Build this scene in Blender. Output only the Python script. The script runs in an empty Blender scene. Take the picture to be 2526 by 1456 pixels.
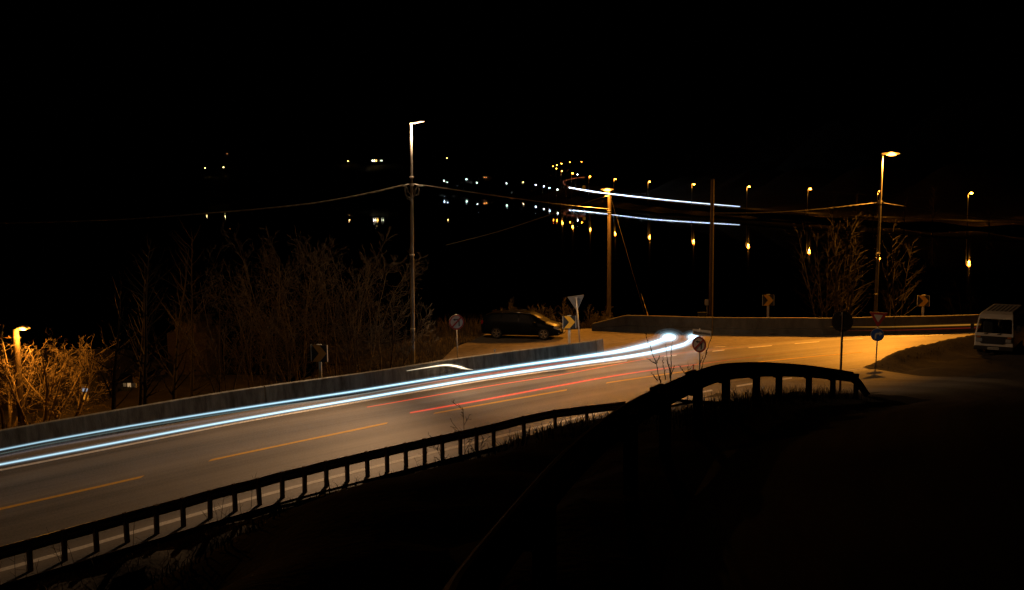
import bpy, bmesh, math, random
import numpy as np
from mathutils import Vector, Matrix

SC = bpy.context.scene
COL = SC.collection
R = math.radians
rnd = random.Random(7)

# ------------------------------------------------------------------ camera, sky, exposure
EYE = 9.0                    # metres above the main road (road surface is z = 0)
PITCH, ROLL, FOC = math.atan(278 / 2665), R(0.6), 2665.0
FW = Vector((0, math.cos(PITCH), -math.sin(PITCH)))
_r0 = Vector((1, 0, 0)); _u0 = _r0.cross(FW)
RT = math.cos(ROLL) * _r0 - math.sin(ROLL) * _u0
UP = math.sin(ROLL) * _r0 + math.cos(ROLL) * _u0
cam_d = bpy.data.cameras.new('camera'); cam = bpy.data.objects.new('camera', cam_d); COL.objects.link(cam)
cam_d.sensor_width = 36; cam_d.lens = 36 * FOC / 2525; cam_d.clip_start = 0.1; cam_d.clip_end = 12000
m = Matrix((RT, UP, -FW)).transposed().to_4x4(); m.translation = (0, 0, EYE)
cam.matrix_world = m
SC.camera = cam

world = bpy.data.worlds.new('World'); SC.world = world; world.use_nodes = True
wn = world.node_tree.nodes; wl = world.node_tree.links
sky = wn.new('ShaderNodeTexSky'); sky.sky_type = 'NISHITA'; sky.sun_disc = False
sky.sun_elevation = R(-8); sky.sun_rotation = R(300)
wn['Background'].inputs['Strength'].default_value = 0.002
wl.new(sky.outputs[0], wn['Background'].inputs['Color'])

SC.view_settings.view_transform = 'Standard'; SC.view_settings.look = 'None'
SC.view_settings.exposure = 0; SC.view_settings.gamma = 1
SC.render.engine = 'CYCLES'
SC.cycles.use_denoising = True
SC.cycles.max_bounces = 6; SC.cycles.sample_clamp_indirect = 4.0; SC.cycles.sample_clamp_direct = 0
SC.cycles.caustics_reflective = False; SC.cycles.caustics_refractive = False
SC.cycles.use_light_tree = True; SC.cycles.transparent_max_bounces = 32

# lamp output (radiance of the lamp glass)
LED_WHITE = (1.0, 0.58, 0.29)
SODIUM = (1.0, 0.345, 0.03)
PWR = dict(led_far=10500, led_near=2400, led_right=5000, led_leak=480, sod_road=34000, sod_leak=10500, sod_wood=8000, wood_leak=400, sod_tree=1700, far_point=500, far=55, far_white=24)


def lamp_light(kind, name, loc, parent, col, watts, aim=None, half=40.0, blend=0.4, size=0.1):
    """The light a lamp gives off: belongs to that lamp's head."""
    d = bpy.data.lights.new(name, kind); d.color = col; d.energy = watts; d.shadow_soft_size = size
    o = bpy.data.objects.new(name, d); COL.objects.link(o); o.parent = parent; o.location = loc
    if aim is not None:
        o.rotation_euler = Vector(aim).to_track_quat('-Z', 'Y').to_euler()
    if kind == 'SPOT': d.spot_size = R(2 * half); d.spot_blend = blend
    if kind == 'AREA': d.shape = 'RECTANGLE'; d.size = 0.26; d.size_y = 0.05
    return o


def at(x, y, z=0.0):
    """A calibrated point of the photograph on the level z."""
    d = FW + RT * ((x - 1262.5) / FOC) - UP * ((y - 728) / FOC)
    return Vector((0, 0, EYE)) + d * ((z - EYE) / d.z)


def dp(x, y, Y):
    """A calibrated point of the photograph at the distance Y."""
    d = FW + RT * ((x - 1262.5) / FOC) - UP * ((y - 728) / FOC)
    return Vector((0, 0, EYE)) + d * (Y / d.y)


# ------------------------------------------------------------------ materials
MATS = {}


def mat(name, col, rough=0.7, var=0.25, scale=6.0, bump=0.0, bscale=40.0, metal=0.0, spec=0.5, stretch=(1, 1, 1), col2=None):
    if name in MATS: return MATS[name]
    M = bpy.data.materials.new(name); M.use_nodes = True
    n, l = M.node_tree.nodes, M.node_tree.links
    b = n['Principled BSDF']
    b.inputs['Roughness'].default_value = rough; b.inputs['Metallic'].default_value = metal
    b.inputs['Specular IOR Level'].default_value = spec
    tc = n.new('ShaderNodeTexCoord'); mp = n.new('ShaderNodeMapping'); mp.inputs['Scale'].default_value = stretch
    l.new(tc.outputs['Object'], mp.inputs[0])
    nz = n.new('ShaderNodeTexNoise'); nz.inputs['Scale'].default_value = scale; nz.inputs['Detail'].default_value = 6
    nz.inputs['Roughness'].default_value = 0.65
    l.new(mp.outputs[0], nz.inputs['Vector'])
    cr = n.new('ShaderNodeValToRGB')
    c2 = col2 or tuple(min(1, c * (1 + var)) for c in col)
    c1 = tuple(c * (1 - var) for c in col)
    cr.color_ramp.elements[0].position = 0.3; cr.color_ramp.elements[1].position = 0.7
    cr.color_ramp.elements[0].color = (*c1, 1); cr.color_ramp.elements[1].color = (*c2, 1)
    l.new(nz.outputs['Fac'], cr.inputs[0]); l.new(cr.outputs[0], b.inputs['Base Color'])
    if bump:
        nb = n.new('ShaderNodeTexNoise'); nb.inputs['Scale'].default_value = bscale; nb.inputs['Detail'].default_value = 4
        l.new(mp.outputs[0], nb.inputs['Vector'])
        bp = n.new('ShaderNodeBump'); bp.inputs['Strength'].default_value = bump; bp.inputs['Distance'].default_value = 0.02
        l.new(nb.outputs['Fac'], bp.inputs['Height']); l.new(bp.outputs[0], b.inputs['Normal'])
    MATS[name] = M
    return M


def glow(name, col, strength, attr=False):
    if name in MATS: return MATS[name]
    M = bpy.data.materials.new(name); M.use_nodes = True
    n, l = M.node_tree.nodes, M.node_tree.links
    b = n['Principled BSDF']; b.inputs['Base Color'].default_value = (0.02, 0.02, 0.02, 1)
    b.inputs['Emission Color'].default_value = (*col, 1)
    b.inputs['Emission Strength'].default_value = strength
    if attr:
        a = n.new('ShaderNodeAttribute'); a.attribute_name = 'output'
        mu = n.new('ShaderNodeMath'); mu.operation = 'MULTIPLY'; mu.inputs[1].default_value = strength
        l.new(a.outputs['Fac'], mu.inputs[0]); l.new(mu.outputs[0], b.inputs['Emission Strength'])
    M.cycles.emission_sampling = 'NONE'
    MATS[name] = M
    return M


def streak(name, col, strength, sampled=False):
    """Light recorded along a path: it adds light and hides nothing behind it."""
    if name in MATS: return MATS[name]
    M = bpy.data.materials.new(name); M.use_nodes = True
    n, l = M.node_tree.nodes, M.node_tree.links
    n.remove(n['Principled BSDF'])
    e = n.new('ShaderNodeEmission'); e.inputs['Color'].default_value = (*col, 1)
    t = n.new('ShaderNodeBsdfTransparent'); ad = n.new('ShaderNodeAddShader')
    a = n.new('ShaderNodeAttribute'); a.attribute_name = 'output'
    mu = n.new('ShaderNodeMath'); mu.operation = 'MULTIPLY'; mu.inputs[1].default_value = strength
    l.new(a.outputs['Fac'], mu.inputs[0]); l.new(mu.outputs[0], e.inputs['Strength'])
    l.new(e.outputs[0], ad.inputs[0]); l.new(t.outputs[0], ad.inputs[1]); l.new(ad.outputs[0], n['Material Output'].inputs['Surface'])
    M.cycles.emission_sampling = 'FRONT_BACK' if sampled else 'NONE'
    MATS[name] = M
    return M


def asphalt_mat():
    """Worn asphalt: grain, wheel tracks across u, long streaks along v, patch variation."""
    M = bpy.data.materials.new('asphalt'); M.use_nodes = True
    n, l = M.node_tree.nodes, M.node_tree.links
    b = n['Principled BSDF']; b.inputs['Roughness'].default_value = 0.62; b.inputs['Specular IOR Level'].default_value = 0.45
    tc = n.new('ShaderNodeTexCoord')
    uv = n.new('ShaderNodeMapping'); uv.inputs['Scale'].default_value = (22, 0.5, 1); l.new(tc.outputs['UV'], uv.inputs[0])
    st = n.new('ShaderNodeTexNoise'); st.inputs['Scale'].default_value = 1; st.inputs['Detail'].default_value = 5; l.new(uv.outputs[0], st.inputs[0])
    sp = n.new('ShaderNodeSeparateXYZ'); l.new(tc.outputs['UV'], sp.inputs[0])
    w = n.new('ShaderNodeMath'); w.operation = 'MULTIPLY'; w.inputs[1].default_value = 2 * math.pi * 4.6
    l.new(sp.outputs[0], w.inputs[0])
    s = n.new('ShaderNodeMath'); s.operation = 'SINE'; l.new(w.outputs[0], s.inputs[0])
    gr = n.new('ShaderNodeTexNoise'); gr.inputs['Scale'].default_value = 14; gr.inputs['Detail'].default_value = 8; gr.inputs['Roughness'].default_value = 0.85
    l.new(tc.outputs['Object'], gr.inputs[0])
    pa = n.new('ShaderNodeTexNoise'); pa.inputs['Scale'].default_value = 0.35; pa.inputs['Detail'].default_value = 3
    l.new(tc.outputs['Object'], pa.inputs[0])

    def mad(x, k, c):
        a = n.new('ShaderNodeMath'); a.operation = 'MULTIPLY_ADD'; a.inputs[1].default_value = k; a.inputs[2].default_value = c
        l.new(x, a.inputs[0]); return a.outputs[0]

    def add(x, y):
        a = n.new('ShaderNodeMath'); a.operation = 'ADD'; l.new(x, a.inputs[0]); l.new(y, a.inputs[1]); return a.outputs[0]
    v = add(add(mad(s.outputs[0], 0.030, 0.0), mad(st.outputs['Fac'], 0.18, -0.09)), add(mad(gr.outputs['Fac'], 0.34, -0.17), mad(pa.outputs['Fac'], 0.09, 0.07)))
    mx = n.new('ShaderNodeMath'); mx.operation = 'MAXIMUM'; mx.inputs[1].default_value = 0.02; l.new(v, mx.inputs[0])
    cb = n.new('ShaderNodeCombineColor')
    for i, k in enumerate((1.08, 1.0, 0.88)): l.new(mad(mx.outputs[0], k, 0), cb.inputs[i])
    l.new(cb.outputs[0], b.inputs['Base Color'])
    bp = n.new('ShaderNodeBump'); bp.inputs['Strength'].default_value = 0.6; bp.inputs['Distance'].default_value = 0.012
    l.new(gr.outputs['Fac'], bp.inputs['Height']); l.new(bp.outputs[0], b.inputs['Normal'])
    return M


def water_mat():
    M = bpy.data.materials.new('lake_water'); M.use_nodes = True
    n, l = M.node_tree.nodes, M.node_tree.links
    b = n['Principled BSDF']; b.inputs['Base Color'].default_value = (0.003, 0.004, 0.005, 1)
    b.inputs['Roughness'].default_value = 0.019; b.inputs['IOR'].default_value = 1.33
    tc = n.new('ShaderNodeTexCoord')
    nz = n.new('ShaderNodeTexNoise'); nz.inputs['Scale'].default_value = 0.08; nz.inputs['Detail'].default_value = 2
    l.new(tc.outputs['Object'], nz.inputs[0])
    bp = n.new('ShaderNodeBump'); bp.inputs['Strength'].default_value = 0.01; bp.inputs['Distance'].default_value = 0.01
    l.new(nz.outputs['Fac'], bp.inputs['Height']); l.new(bp.outputs[0], b.inputs['Normal'])
    return M


ASPHALT = asphalt_mat()
CONC = mat('concrete', (0.115, 0.125, 0.12), 0.85, 0.65, 2.2, 0.6, 30, stretch=(1.6, 1.6, 0.3))
CONC2 = mat('weathered_concrete', (0.062, 0.058, 0.05), 0.9, 0.35, 2.5, 0.5, 30, stretch=(1, 1, 0.4))
GALV = mat('galvanised_steel', (0.42, 0.42, 0.41), 0.5, 0.2, 9, 0.1, 60, metal=0.55)
RAILM = mat('weathered_rail_steel', (0.06, 0.055, 0.05), 0.75, 0.3, 5, 0.2, 40, metal=0.2, spec=0.3)
POSTM = mat('rusty_post_steel', (0.17, 0.12, 0.085), 0.8, 0.35, 7, 0.3, 50, metal=0.2)
POLEM = mat('painted_steel_pole', (0.25, 0.25, 0.24), 0.55, 0.12, 4, 0.05, 50, metal=0.2)
WOODP = mat('weathered_pole_timber', (0.075, 0.055, 0.036), 0.85, 0.4, 6, 0.6, 30, stretch=(3, 3, 0.25))
BARK = mat('grey_brown_bark', (0.085, 0.068, 0.046), 0.9, 0.35, 8)
BIRCH = mat('pale_birch_bark', (0.05, 0.043, 0.035), 0.85, 0.5, 5, 0, col2=(0.11, 0.095, 0.075), stretch=(1, 1, 2.5))
TWIG = mat('dark_twigs', (0.03, 0.024, 0.017), 0.9, 0.3, 8)
SOIL = mat('ground_of_soil_and_dead_grass', (0.028, 0.021, 0.013), 0.95, 0.5, 1.3, 0.9, 9)
FARSOIL = mat('far_hillside', (0.05, 0.04, 0.025), 0.95, 0.5, 0.06, 0.0)
GRAVEL = mat('packed_gravel', (0.12, 0.10, 0.075), 0.9, 0.4, 2.2, 0.9, 22)
DRY = mat('dry_grass', (0.075, 0.055, 0.03), 0.9, 0.4, 2)
WHITEP = mat('white_road_paint', (0.62, 0.61, 0.57), 0.7, 0.25, 9, 0.3, 60)
YELLP = mat('yellow_road_paint', (0.62, 0.36, 0.03), 0.7, 0.22, 9, 0.3, 60)
SIGNW = mat('sign_white', (0.42, 0.42, 0.40), 0.5, 0.06, 8)
GBARK = mat('lamplit_garden_bark', (0.17, 0.13, 0.085), 0.9, 0.35, 8)  # bark colour lightened so the lamplit garden trees look brighter
LCABLE = mat('lamplit_cable', (0.12, 0.11, 0.09), 0.5, 0.1, 8)  # cable colour lightened to look lit by the white lamp
SIGNG = mat('grey_sign_back', (0.20, 0.195, 0.185), 0.6, 0.12, 6, metal=0.1)
SIGNR = mat('sign_red', (0.24, 0.018, 0.012), 0.5, 0.1, 8)
SIGNB = mat('sign_blue', (0.012, 0.06, 0.30), 0.5, 0.1, 8)
SIGNY = mat('sign_yellow', (0.9, 0.52, 0.03), 0.5, 0.07, 8)
SIGNK = mat('sign_black', (0.018, 0.022, 0.026), 0.5, 0.1, 8)
BLACKP = mat('black_plastic', (0.015, 0.015, 0.016), 0.5, 0.1, 8)
RUBBER = mat('tyre_rubber', (0.02, 0.02, 0.02), 0.85, 0.2, 8)
ALLOY = mat('wheel_alloy', (0.35, 0.34, 0.33), 0.35, 0.1, 8, metal=0.8)
CARP = mat('black_car_paint', (0.006, 0.0065, 0.008), 0.34, 0.1, 3, spec=0.07)
VANP = mat('cream_van_paint', (0.50, 0.46, 0.40), 0.4, 0.1, 2)
CHROME = mat('chrome', (0.7, 0.7, 0.7), 0.12, 0.03, 8, metal=1.0)
LENS = mat('headlamp_lens', (0.5, 0.5, 0.5), 0.08, 0.05, 8, metal=0.5)
REDL = mat('red_lamp_lens', (0.25, 0.01, 0.01), 0.2, 0.05, 8)
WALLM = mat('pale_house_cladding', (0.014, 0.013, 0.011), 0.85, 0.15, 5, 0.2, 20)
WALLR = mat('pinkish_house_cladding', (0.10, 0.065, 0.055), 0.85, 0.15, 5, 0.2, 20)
ROOFM = mat('dark_roof_felt', (0.008, 0.008, 0.008), 0.9, 0.3, 4)
FRAMEM = mat('white_window_frame', (0.6, 0.6, 0.58), 0.6, 0.05, 8)
CABLEM = mat('black_cable', (0.045, 0.042, 0.038), 0.55, 0.1, 8)
STICKM = mat('red_marker_stick', (0.55, 0.04, 0.02), 0.5, 0.1, 8)
CABG = mat('green_grey_cabinet', (0.06, 0.07, 0.065), 0.6, 0.15, 5)
SPRUCE = mat('spruce_needles', (0.03, 0.035, 0.02), 0.95, 0.4, 1)


def glass_mat():
    M = bpy.data.materials.new('vehicle_glass'); M.use_nodes = True
    n, l = M.node_tree.nodes, M.node_tree.links
    g = n.new('ShaderNodeBsdfGlossy'); g.inputs['Roughness'].default_value = 0.02
    t = n.new('ShaderNodeBsdfTransparent'); t.inputs['Color'].default_value = (0.75, 0.78, 0.76, 1)
    f = n.new('ShaderNodeFresnel'); f.inputs['IOR'].default_value = 1.45
    x = n.new('ShaderNodeMixShader')
    l.new(f.outputs[0], x.inputs[0]); l.new(t.outputs[0], x.inputs[1]); l.new(g.outputs[0], x.inputs[2])
    l.new(x.outputs[0], n['Material Output'].inputs['Surface'])
    return M


GLASS = glass_mat()
DGLASS = mat('tinted_glass', (0.006, 0.007, 0.008), 0.45, 0.05, 4, spec=0.06)


# ------------------------------------------------------------------ mesh builder
class MB:
    def __init__(s): s.v = []; s.f = []; s.m = []; s.a = []; s.mi = 0; s.av = 1.0
    def add(s, vs, fs):
        o = len(s.v); s.v += [tuple(p) for p in vs]; s.a += [s.av] * len(vs)
        for f in fs: s.f.append(tuple(i + o for i in f)); s.m.append(s.mi)
        return o
    def box(s, c, size, rz=0, taper=1.0):
        x, y, z = (k / 2 for k in size); cr, sr = math.cos(rz), math.sin(rz); vs = []
        for dz, k in ((-z, 1), (z, taper)):
            for dx, dy in ((-x, -y), (x, -y), (x, y), (-x, y)):
                dx *= k; dy *= k
                vs.append((c[0] + dx * cr - dy * sr, c[1] + dx * sr + dy * cr, c[2] + dz))
        s.add(vs, [(0, 3, 2, 1), (4, 5, 6, 7), (0, 1, 5, 4), (1, 2, 6, 5), (2, 3, 7, 6), (3, 0, 4, 7)])
    def tube(s, path, r, n=6, cap=True, attr=None, flat=None):
        path = [Vector(p) for p in path]; N = len(path)
        rs = r if isinstance(r, (list, tuple)) else [r] * N
        o0 = len(s.v); prev = None
        for i, p in enumerate(path):
            t = (path[min(i + 1, N - 1)] - path[max(i - 1, 0)])
            t = t.normalized() if t.length > 1e-9 else Vector((0, 0, 1))
            if prev is None:
                a = Vector((0, 0, 1)) if abs(t.z) < 0.9 else Vector((1, 0, 0))
                u = t.cross(a).normalized()
            else:
                u = (prev - t * prev.dot(t))
                u = u.normalized() if u.length > 1e-6 else t.orthogonal().normalized()
            prev = u; w = t.cross(u); ri = rs[i]; fl = flat or 1.0
            for k in range(n):
                q = 2 * math.pi * k / n
                s.v.append(tuple(p + u * (ri * math.cos(q)) + w * (ri * fl * math.sin(q))))
                s.a.append(attr[i] if attr else s.av)
        for i in range(N - 1):
            for k in range(n):
                a = o0 + i * n + k; b = o0 + i * n + (k + 1) % n
                s.f.append((a, b, b + n, a + n)); s.m.append(s.mi)
        if cap:
            s.f.append(tuple(o0 + k for k in reversed(range(n)))); s.m.append(s.mi)
            s.f.append(tuple(o0 + (N - 1) * n + k for k in range(n))); s.m.append(s.mi)
    def prism(s, poly, y0, y1, M=None):
        """2D polygon in local x,z, extruded along local y."""
        n = len(poly); vs = [(x, y0, z) for x, z in poly] + [(x, y1, z) for x, z in poly]
        if M: vs = [M @ Vector(p) for p in vs]
        fs = [tuple(range(n)), tuple(reversed(range(n, 2 * n)))] + [(k, n + k, n + (k + 1) % n, (k + 1) % n) for k in range(n)]
        s.add(vs, fs)
    def ring(s, c, r0, r1, y0, y1, n=32):
        vs = []
        for r, y in ((r0, y0), (r1, y0), (r1, y1), (r0, y1)):
            for k in range(n):
                q = 2 * math.pi * k / n; vs.append((c[0] + r * math.cos(q), y, c[1] + r * math.sin(q)))
        fs = []
        for j in range(4):
            for k in range(n): fs.append((j * n + k, j * n + (k + 1) % n, ((j + 1) % 4) * n + (k + 1) % n, ((j + 1) % 4) * n + k))
        s.add(vs, fs)
    def ball(s, c, r, seg=10, rings=6):
        rx, ry, rz = r if isinstance(r, tuple) else (r, r, r)
        vs = [(c[0], c[1], c[2] - rz)]
        for i in range(1, rings):
            a = -math.pi / 2 + math.pi * i / rings
            for k in range(seg):
                q = 2 * math.pi * k / seg
                vs.append((c[0] + rx * math.cos(a) * math.cos(q), c[1] + ry * math.cos(a) * math.sin(q), c[2] + rz * math.sin(a)))
        vs.append((c[0], c[1], c[2] + rz)); fs = []
        for k in range(seg): fs.append((0, 1 + (k + 1) % seg, 1 + k))
        for i in range(rings - 2):
            for k in range(seg):
                a = 1 + i * seg + k; b = 1 + i * seg + (k + 1) % seg
                fs.append((a, b, b + seg, a + seg))
        t = len(vs) - 1; q = 1 + (rings - 2) * seg
        for k in range(seg): fs.append((q + k, q + (k + 1) % seg, t))
        s.add(vs, fs)
    def build(s, name, mats, parent=None, smooth=False, attr=False, bevel=0):
        me = bpy.data.meshes.new(name); me.from_pydata(s.v, [], s.f)
        mats = mats if isinstance(mats, (list, tuple)) else [mats]
        for M in mats: me.materials.append(M)
        if len(mats) > 1: me.polygons.foreach_set('material_index', s.m)
        if smooth: me.polygons.foreach_set('use_smooth', [True] * len(me.polygons))
        if attr:
            at_ = me.attributes.new('output', 'FLOAT', 'POINT'); at_.data.foreach_set('value', s.a)
        me.update()
        o = bpy.data.objects.new(name, me); COL.objects.link(o)
        if parent: o.parent = parent
        if bevel:
            b = o.modifiers.new('bevel', 'BEVEL'); b.width = bevel; b.segments = 2; b.limit_method = 'ANGLE'
        return o


def tag(o, label=None, cat=None, group=None, kind=None):
    for k, v in (('label', label), ('category', cat), ('group', group), ('kind', kind)):
        if v: o[k] = v
    return o


def thing(name, label, cat, loc=(0, 0, 0), rz=0.0, group=None, rx=0.0, ry=0.0):
    o = bpy.data.objects.new(name, None); COL.objects.link(o)
    o.location = loc; o.rotation_euler = (rx, ry, rz); o.empty_display_size = 0.3
    return tag(o, label, cat, group)


def catmull(pts, n=8):
    pts = [Vector(p) for p in pts]
    P = [2 * pts[0] - pts[1]] + pts + [2 * pts[-1] - pts[-2]]
    out = []
    for i in range(1, len(P) - 2):
        a, b, c, d = P[i - 1:i + 3]
        for k in range(n):
            t = k / n
            out.append(0.5 * ((2 * b) + (c - a) * t + (2 * a - 5 * b + 4 * c - d) * t * t + (3 * b - a - 3 * c + d) * t ** 3))
    out.append(pts[-1]); return out


def resample(path, step):
    path = [Vector(p) for p in path]; L = [0]
    for a, b in zip(path, path[1:]): L.append(L[-1] + (b - a).length)
    n = max(1, round(L[-1] / step)); out = []; j = 0
    for i in range(n + 1):
        s_ = L[-1] * i / n
        while j < len(L) - 2 and L[j + 1] < s_: j += 1
        t = (s_ - L[j]) / max(1e-9, L[j + 1] - L[j]); out.append(path[j].lerp(path[j + 1], t))
    return out


def extrude_section(mb, path, sec, side=1, scale=None, closed=True):
    """Sweep an (offset, height) section along a ground path; side = +1 pushes offsets to the left of travel."""
    path = [Vector(p) for p in path]; n = len(sec); o = len(mb.v)
    for i, p in enumerate(path):
        t = path[min(i + 1, len(path) - 1)] - path[max(i - 1, 0)]; t.z = 0; t.normalize()
        nrm = Vector((-t.y, t.x, 0)) * side; k = scale[i] if scale else 1
        for a, z in sec: mb.v.append(tuple(p + nrm * a + Vector((0, 0, z * k)))); mb.a.append(1)
    for i in range(len(path) - 1):
        for k in range(n if closed else n - 1):
            a = o + i * n + k; b = o + i * n + (k + 1) % n
            mb.f.append((a, a + n, b + n, b) if side > 0 else (a, b, b + n, a + n)); mb.m.append(mb.mi)
    if closed:
        e = o + (len(path) - 1) * n
        mb.f.append(tuple(o + k for k in range(n))); mb.m.append(mb.mi)
        mb.f.append(tuple(e + k for k in reversed(range(n)))); mb.m.append(mb.mi)


# ------------------------------------------------------------------ key lines of the place
NEAR_WHITE = catmull([(-30, 4.3, 0), (-22, 13.6, 0)] + [at(x, y) for x, y in ((0, 1407), (374, 1300), (657, 1220), (895, 1159), (1223, 1079), (1481, 1018), (1713, 971), (1816, 953), (1935, 935), (2128, 909))] + [Vector((24, 55.2, 0)), Vector((34, 59.2, 0)), Vector((50, 63, 0))], 8)
YELLOW = catmull([(-31, 11.0, 0), (-22, 21.3, 0)] + [at(x, y) for x, y in ((0, 1256), (352, 1176), (517, 1136), (955, 1044), (1070, 1020), (1398, 962), (1495, 945), (1694, 916), (1881, 892), (2125, 869), (2206, 860))] + [Vector((30, 60, 0)), Vector((50, 64, 0))], 8)
FAR_WHITE = catmull([(-34, 14.5, 0), (-25, 24.8, 0)] + [at(x, y) for x, y in ((0, 1160), (544, 1052), (657, 1031), (1106, 953.5), (1272, 927), (1511, 895), (1655, 878), (1770, 865.5), (1874, 855.5), (1990, 845.5), (2103, 837), (2187, 832.5), (2300, 827))] + [Vector((34, 64.2, 0)), Vector((50, 67.3, 0))], 8)
BARR_TOP = catmull([(-34, 16.6, 0.85), (-25.5, 26.2, 0.85)] + [at(x, y, 0.85) for x, y in ((0, 1063), (456, 984), (649, 954), (920, 917), (1120, 886), (1295, 863), (1450, 843), (1487, 836))], 8)
BARR = [Vector((p.x, p.y, 0)) for p in BARR_TOP]
FARB = catmull([at(x, y) for x, y in ((1459, 816), (1603, 820), (1779, 825), (1973, 826), (2049, 827), (2202, 823), (2383, 819))] + [Vector((35, 65, 0)), Vector((50, 69.5, 0))], 6)
GR_TOPS = [(100, 2024), (230, 1988), (351, 1956), (466, 1924), (577, 1895), (678, 1869), (779, 1840), (873, 1816), (965, 1794), (1051, 1770), (1135, 1751), (1217, 1730), (1296, 1712), (1372, 1694), (1446, 1678), (1517, 1662), (1587, 1646), (1654, 1632), (1721, 1617), (1782, 1604), (1847, 1590), (1961, 1561), (2078, 1537), (2196, 1522)]
GR = [at(x / 1.5208, y / 1.5208, 0.78) for x, y in GR_TOPS]
GR = [GR[0] + (GR[0] - GR[4]) * (k / 4) for k in (6, 5, 4, 3, 2, 1)] + GR
GR = [Vector((p.x, p.y, 0)) for p in GR]
ARC = [(1120, 1460, 4.4), (1160, 1392, 4.9), (1300, 1222, 6.2), (1420, 1092, 8.0), (1530, 1006, 10.3), (1620, 958, 12.8), (1704, 921, 15.3), (1776, 898, 18.0), (1853, 893, 20.5), (1910, 894.5, 22.8), (1985, 900, 25.3), (2045, 908, 27.8), (2103, 917, 30.3)]
ARC_TOP = [dp(*a) for a in ARC]


# ------------------------------------------------------------------ terrain
def inside(px, py, poly):
    r = np.zeros(px.shape, bool); n = len(poly)
    for i in range(n):
        x0, y0 = poly[i][0], poly[i][1]; x1, y1 = poly[(i + 1) % n][0], poly[(i + 1) % n][1]
        c = ((y0 > py) != (y1 > py)); r ^= c & (px < (x1 - x0) * (py - y0) / ((y1 - y0) if y1 != y0 else 1e-9) + x0)
    return r


def offset(path, d):
    out = []
    for i, p in enumerate(path):
        t = path[min(i + 1, len(path) - 1)] - path[max(i - 1, 0)]; t = Vector((t.x, t.y, 0)).normalized()
        out.append(p + Vector((-t.y, t.x, 0)) * d)
    return out


def sub(path, n):
    L = sum((b - a).length for a, b in zip(path, path[1:]))
    return resample(path, L / n)[:n + 1]


NEAR_EDGE = offset(NEAR_WHITE, -0.95)
FAR_EDGE_L = offset(BARR, -0.02)
ROAD_POLY = NEAR_EDGE + list(reversed(offset(FARB, 0.1))) + [BARR[-1]] + list(reversed(offset(BARR, 0.1)))[1:]
PULLOFF = [BARR[-1] + Vector((0.3, -0.5, 0))] + [Vector(p) for p in ((1.0, 52.9, 0), (-4.6, 48.4, 0), (-7.2, 46.9, 0), (-7.4, 48.6, 0), (-5.0, 51.6, 0), (-3.6, 55.0, 0), (-3.2, 59.0, 0), (-2.4, 61.2, 0), (-1.5, 64.4, 0), (5.0, 66.0, 0))] + [FARB[0], FARB[6], FARB[12], FARB[20], FARB[26], Vector((15.5, 58.2, 0)), Vector((11, 55.5, 0)), Vector((7, 53.5, 0))]
ROADSEG = []
CTRL = []
for p in resample(GR, 2.5): CTRL.append((p.x + .2, p.y - .2, -0.12))
for p in resample(offset(GR, -3.0), 3.0):
    if p.x < 2.5: CTRL.append((p.x, p.y, -1.5))
for p in resample(offset(GR, -6.0), 4.0):
    if p.x < -1: CTRL.append((p.x, p.y, -1.6))
for p in resample(ARC_TOP, 1.2): CTRL.append((p.x, p.y, p.z - 0.80))
for p in resample(offset(ARC_TOP, 1.3), 2):
    CTRL.append((p.x, p.y, p.z - 1.35))
for p in resample(offset(ARC_TOP, -3.0), 2): CTRL.append((p.x, p.y, p.z - 0.85))
for p in resample(NEAR_EDGE[-36:], 2): CTRL.append((p.x, p.y, -0.02))
for p in resample(offset(BARR, 1.0), 3): CTRL.append((p.x, p.y, -0.2 if p.x < -7 else -0.05))
for p in resample(offset(BARR, 5.0), 4):
    if p.x < -9: CTRL.append((p.x, p.y, -1.5))
for p in resample(offset(FARB, 1.0), 3): CTRL.append((p.x, p.y, -0.1))
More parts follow.
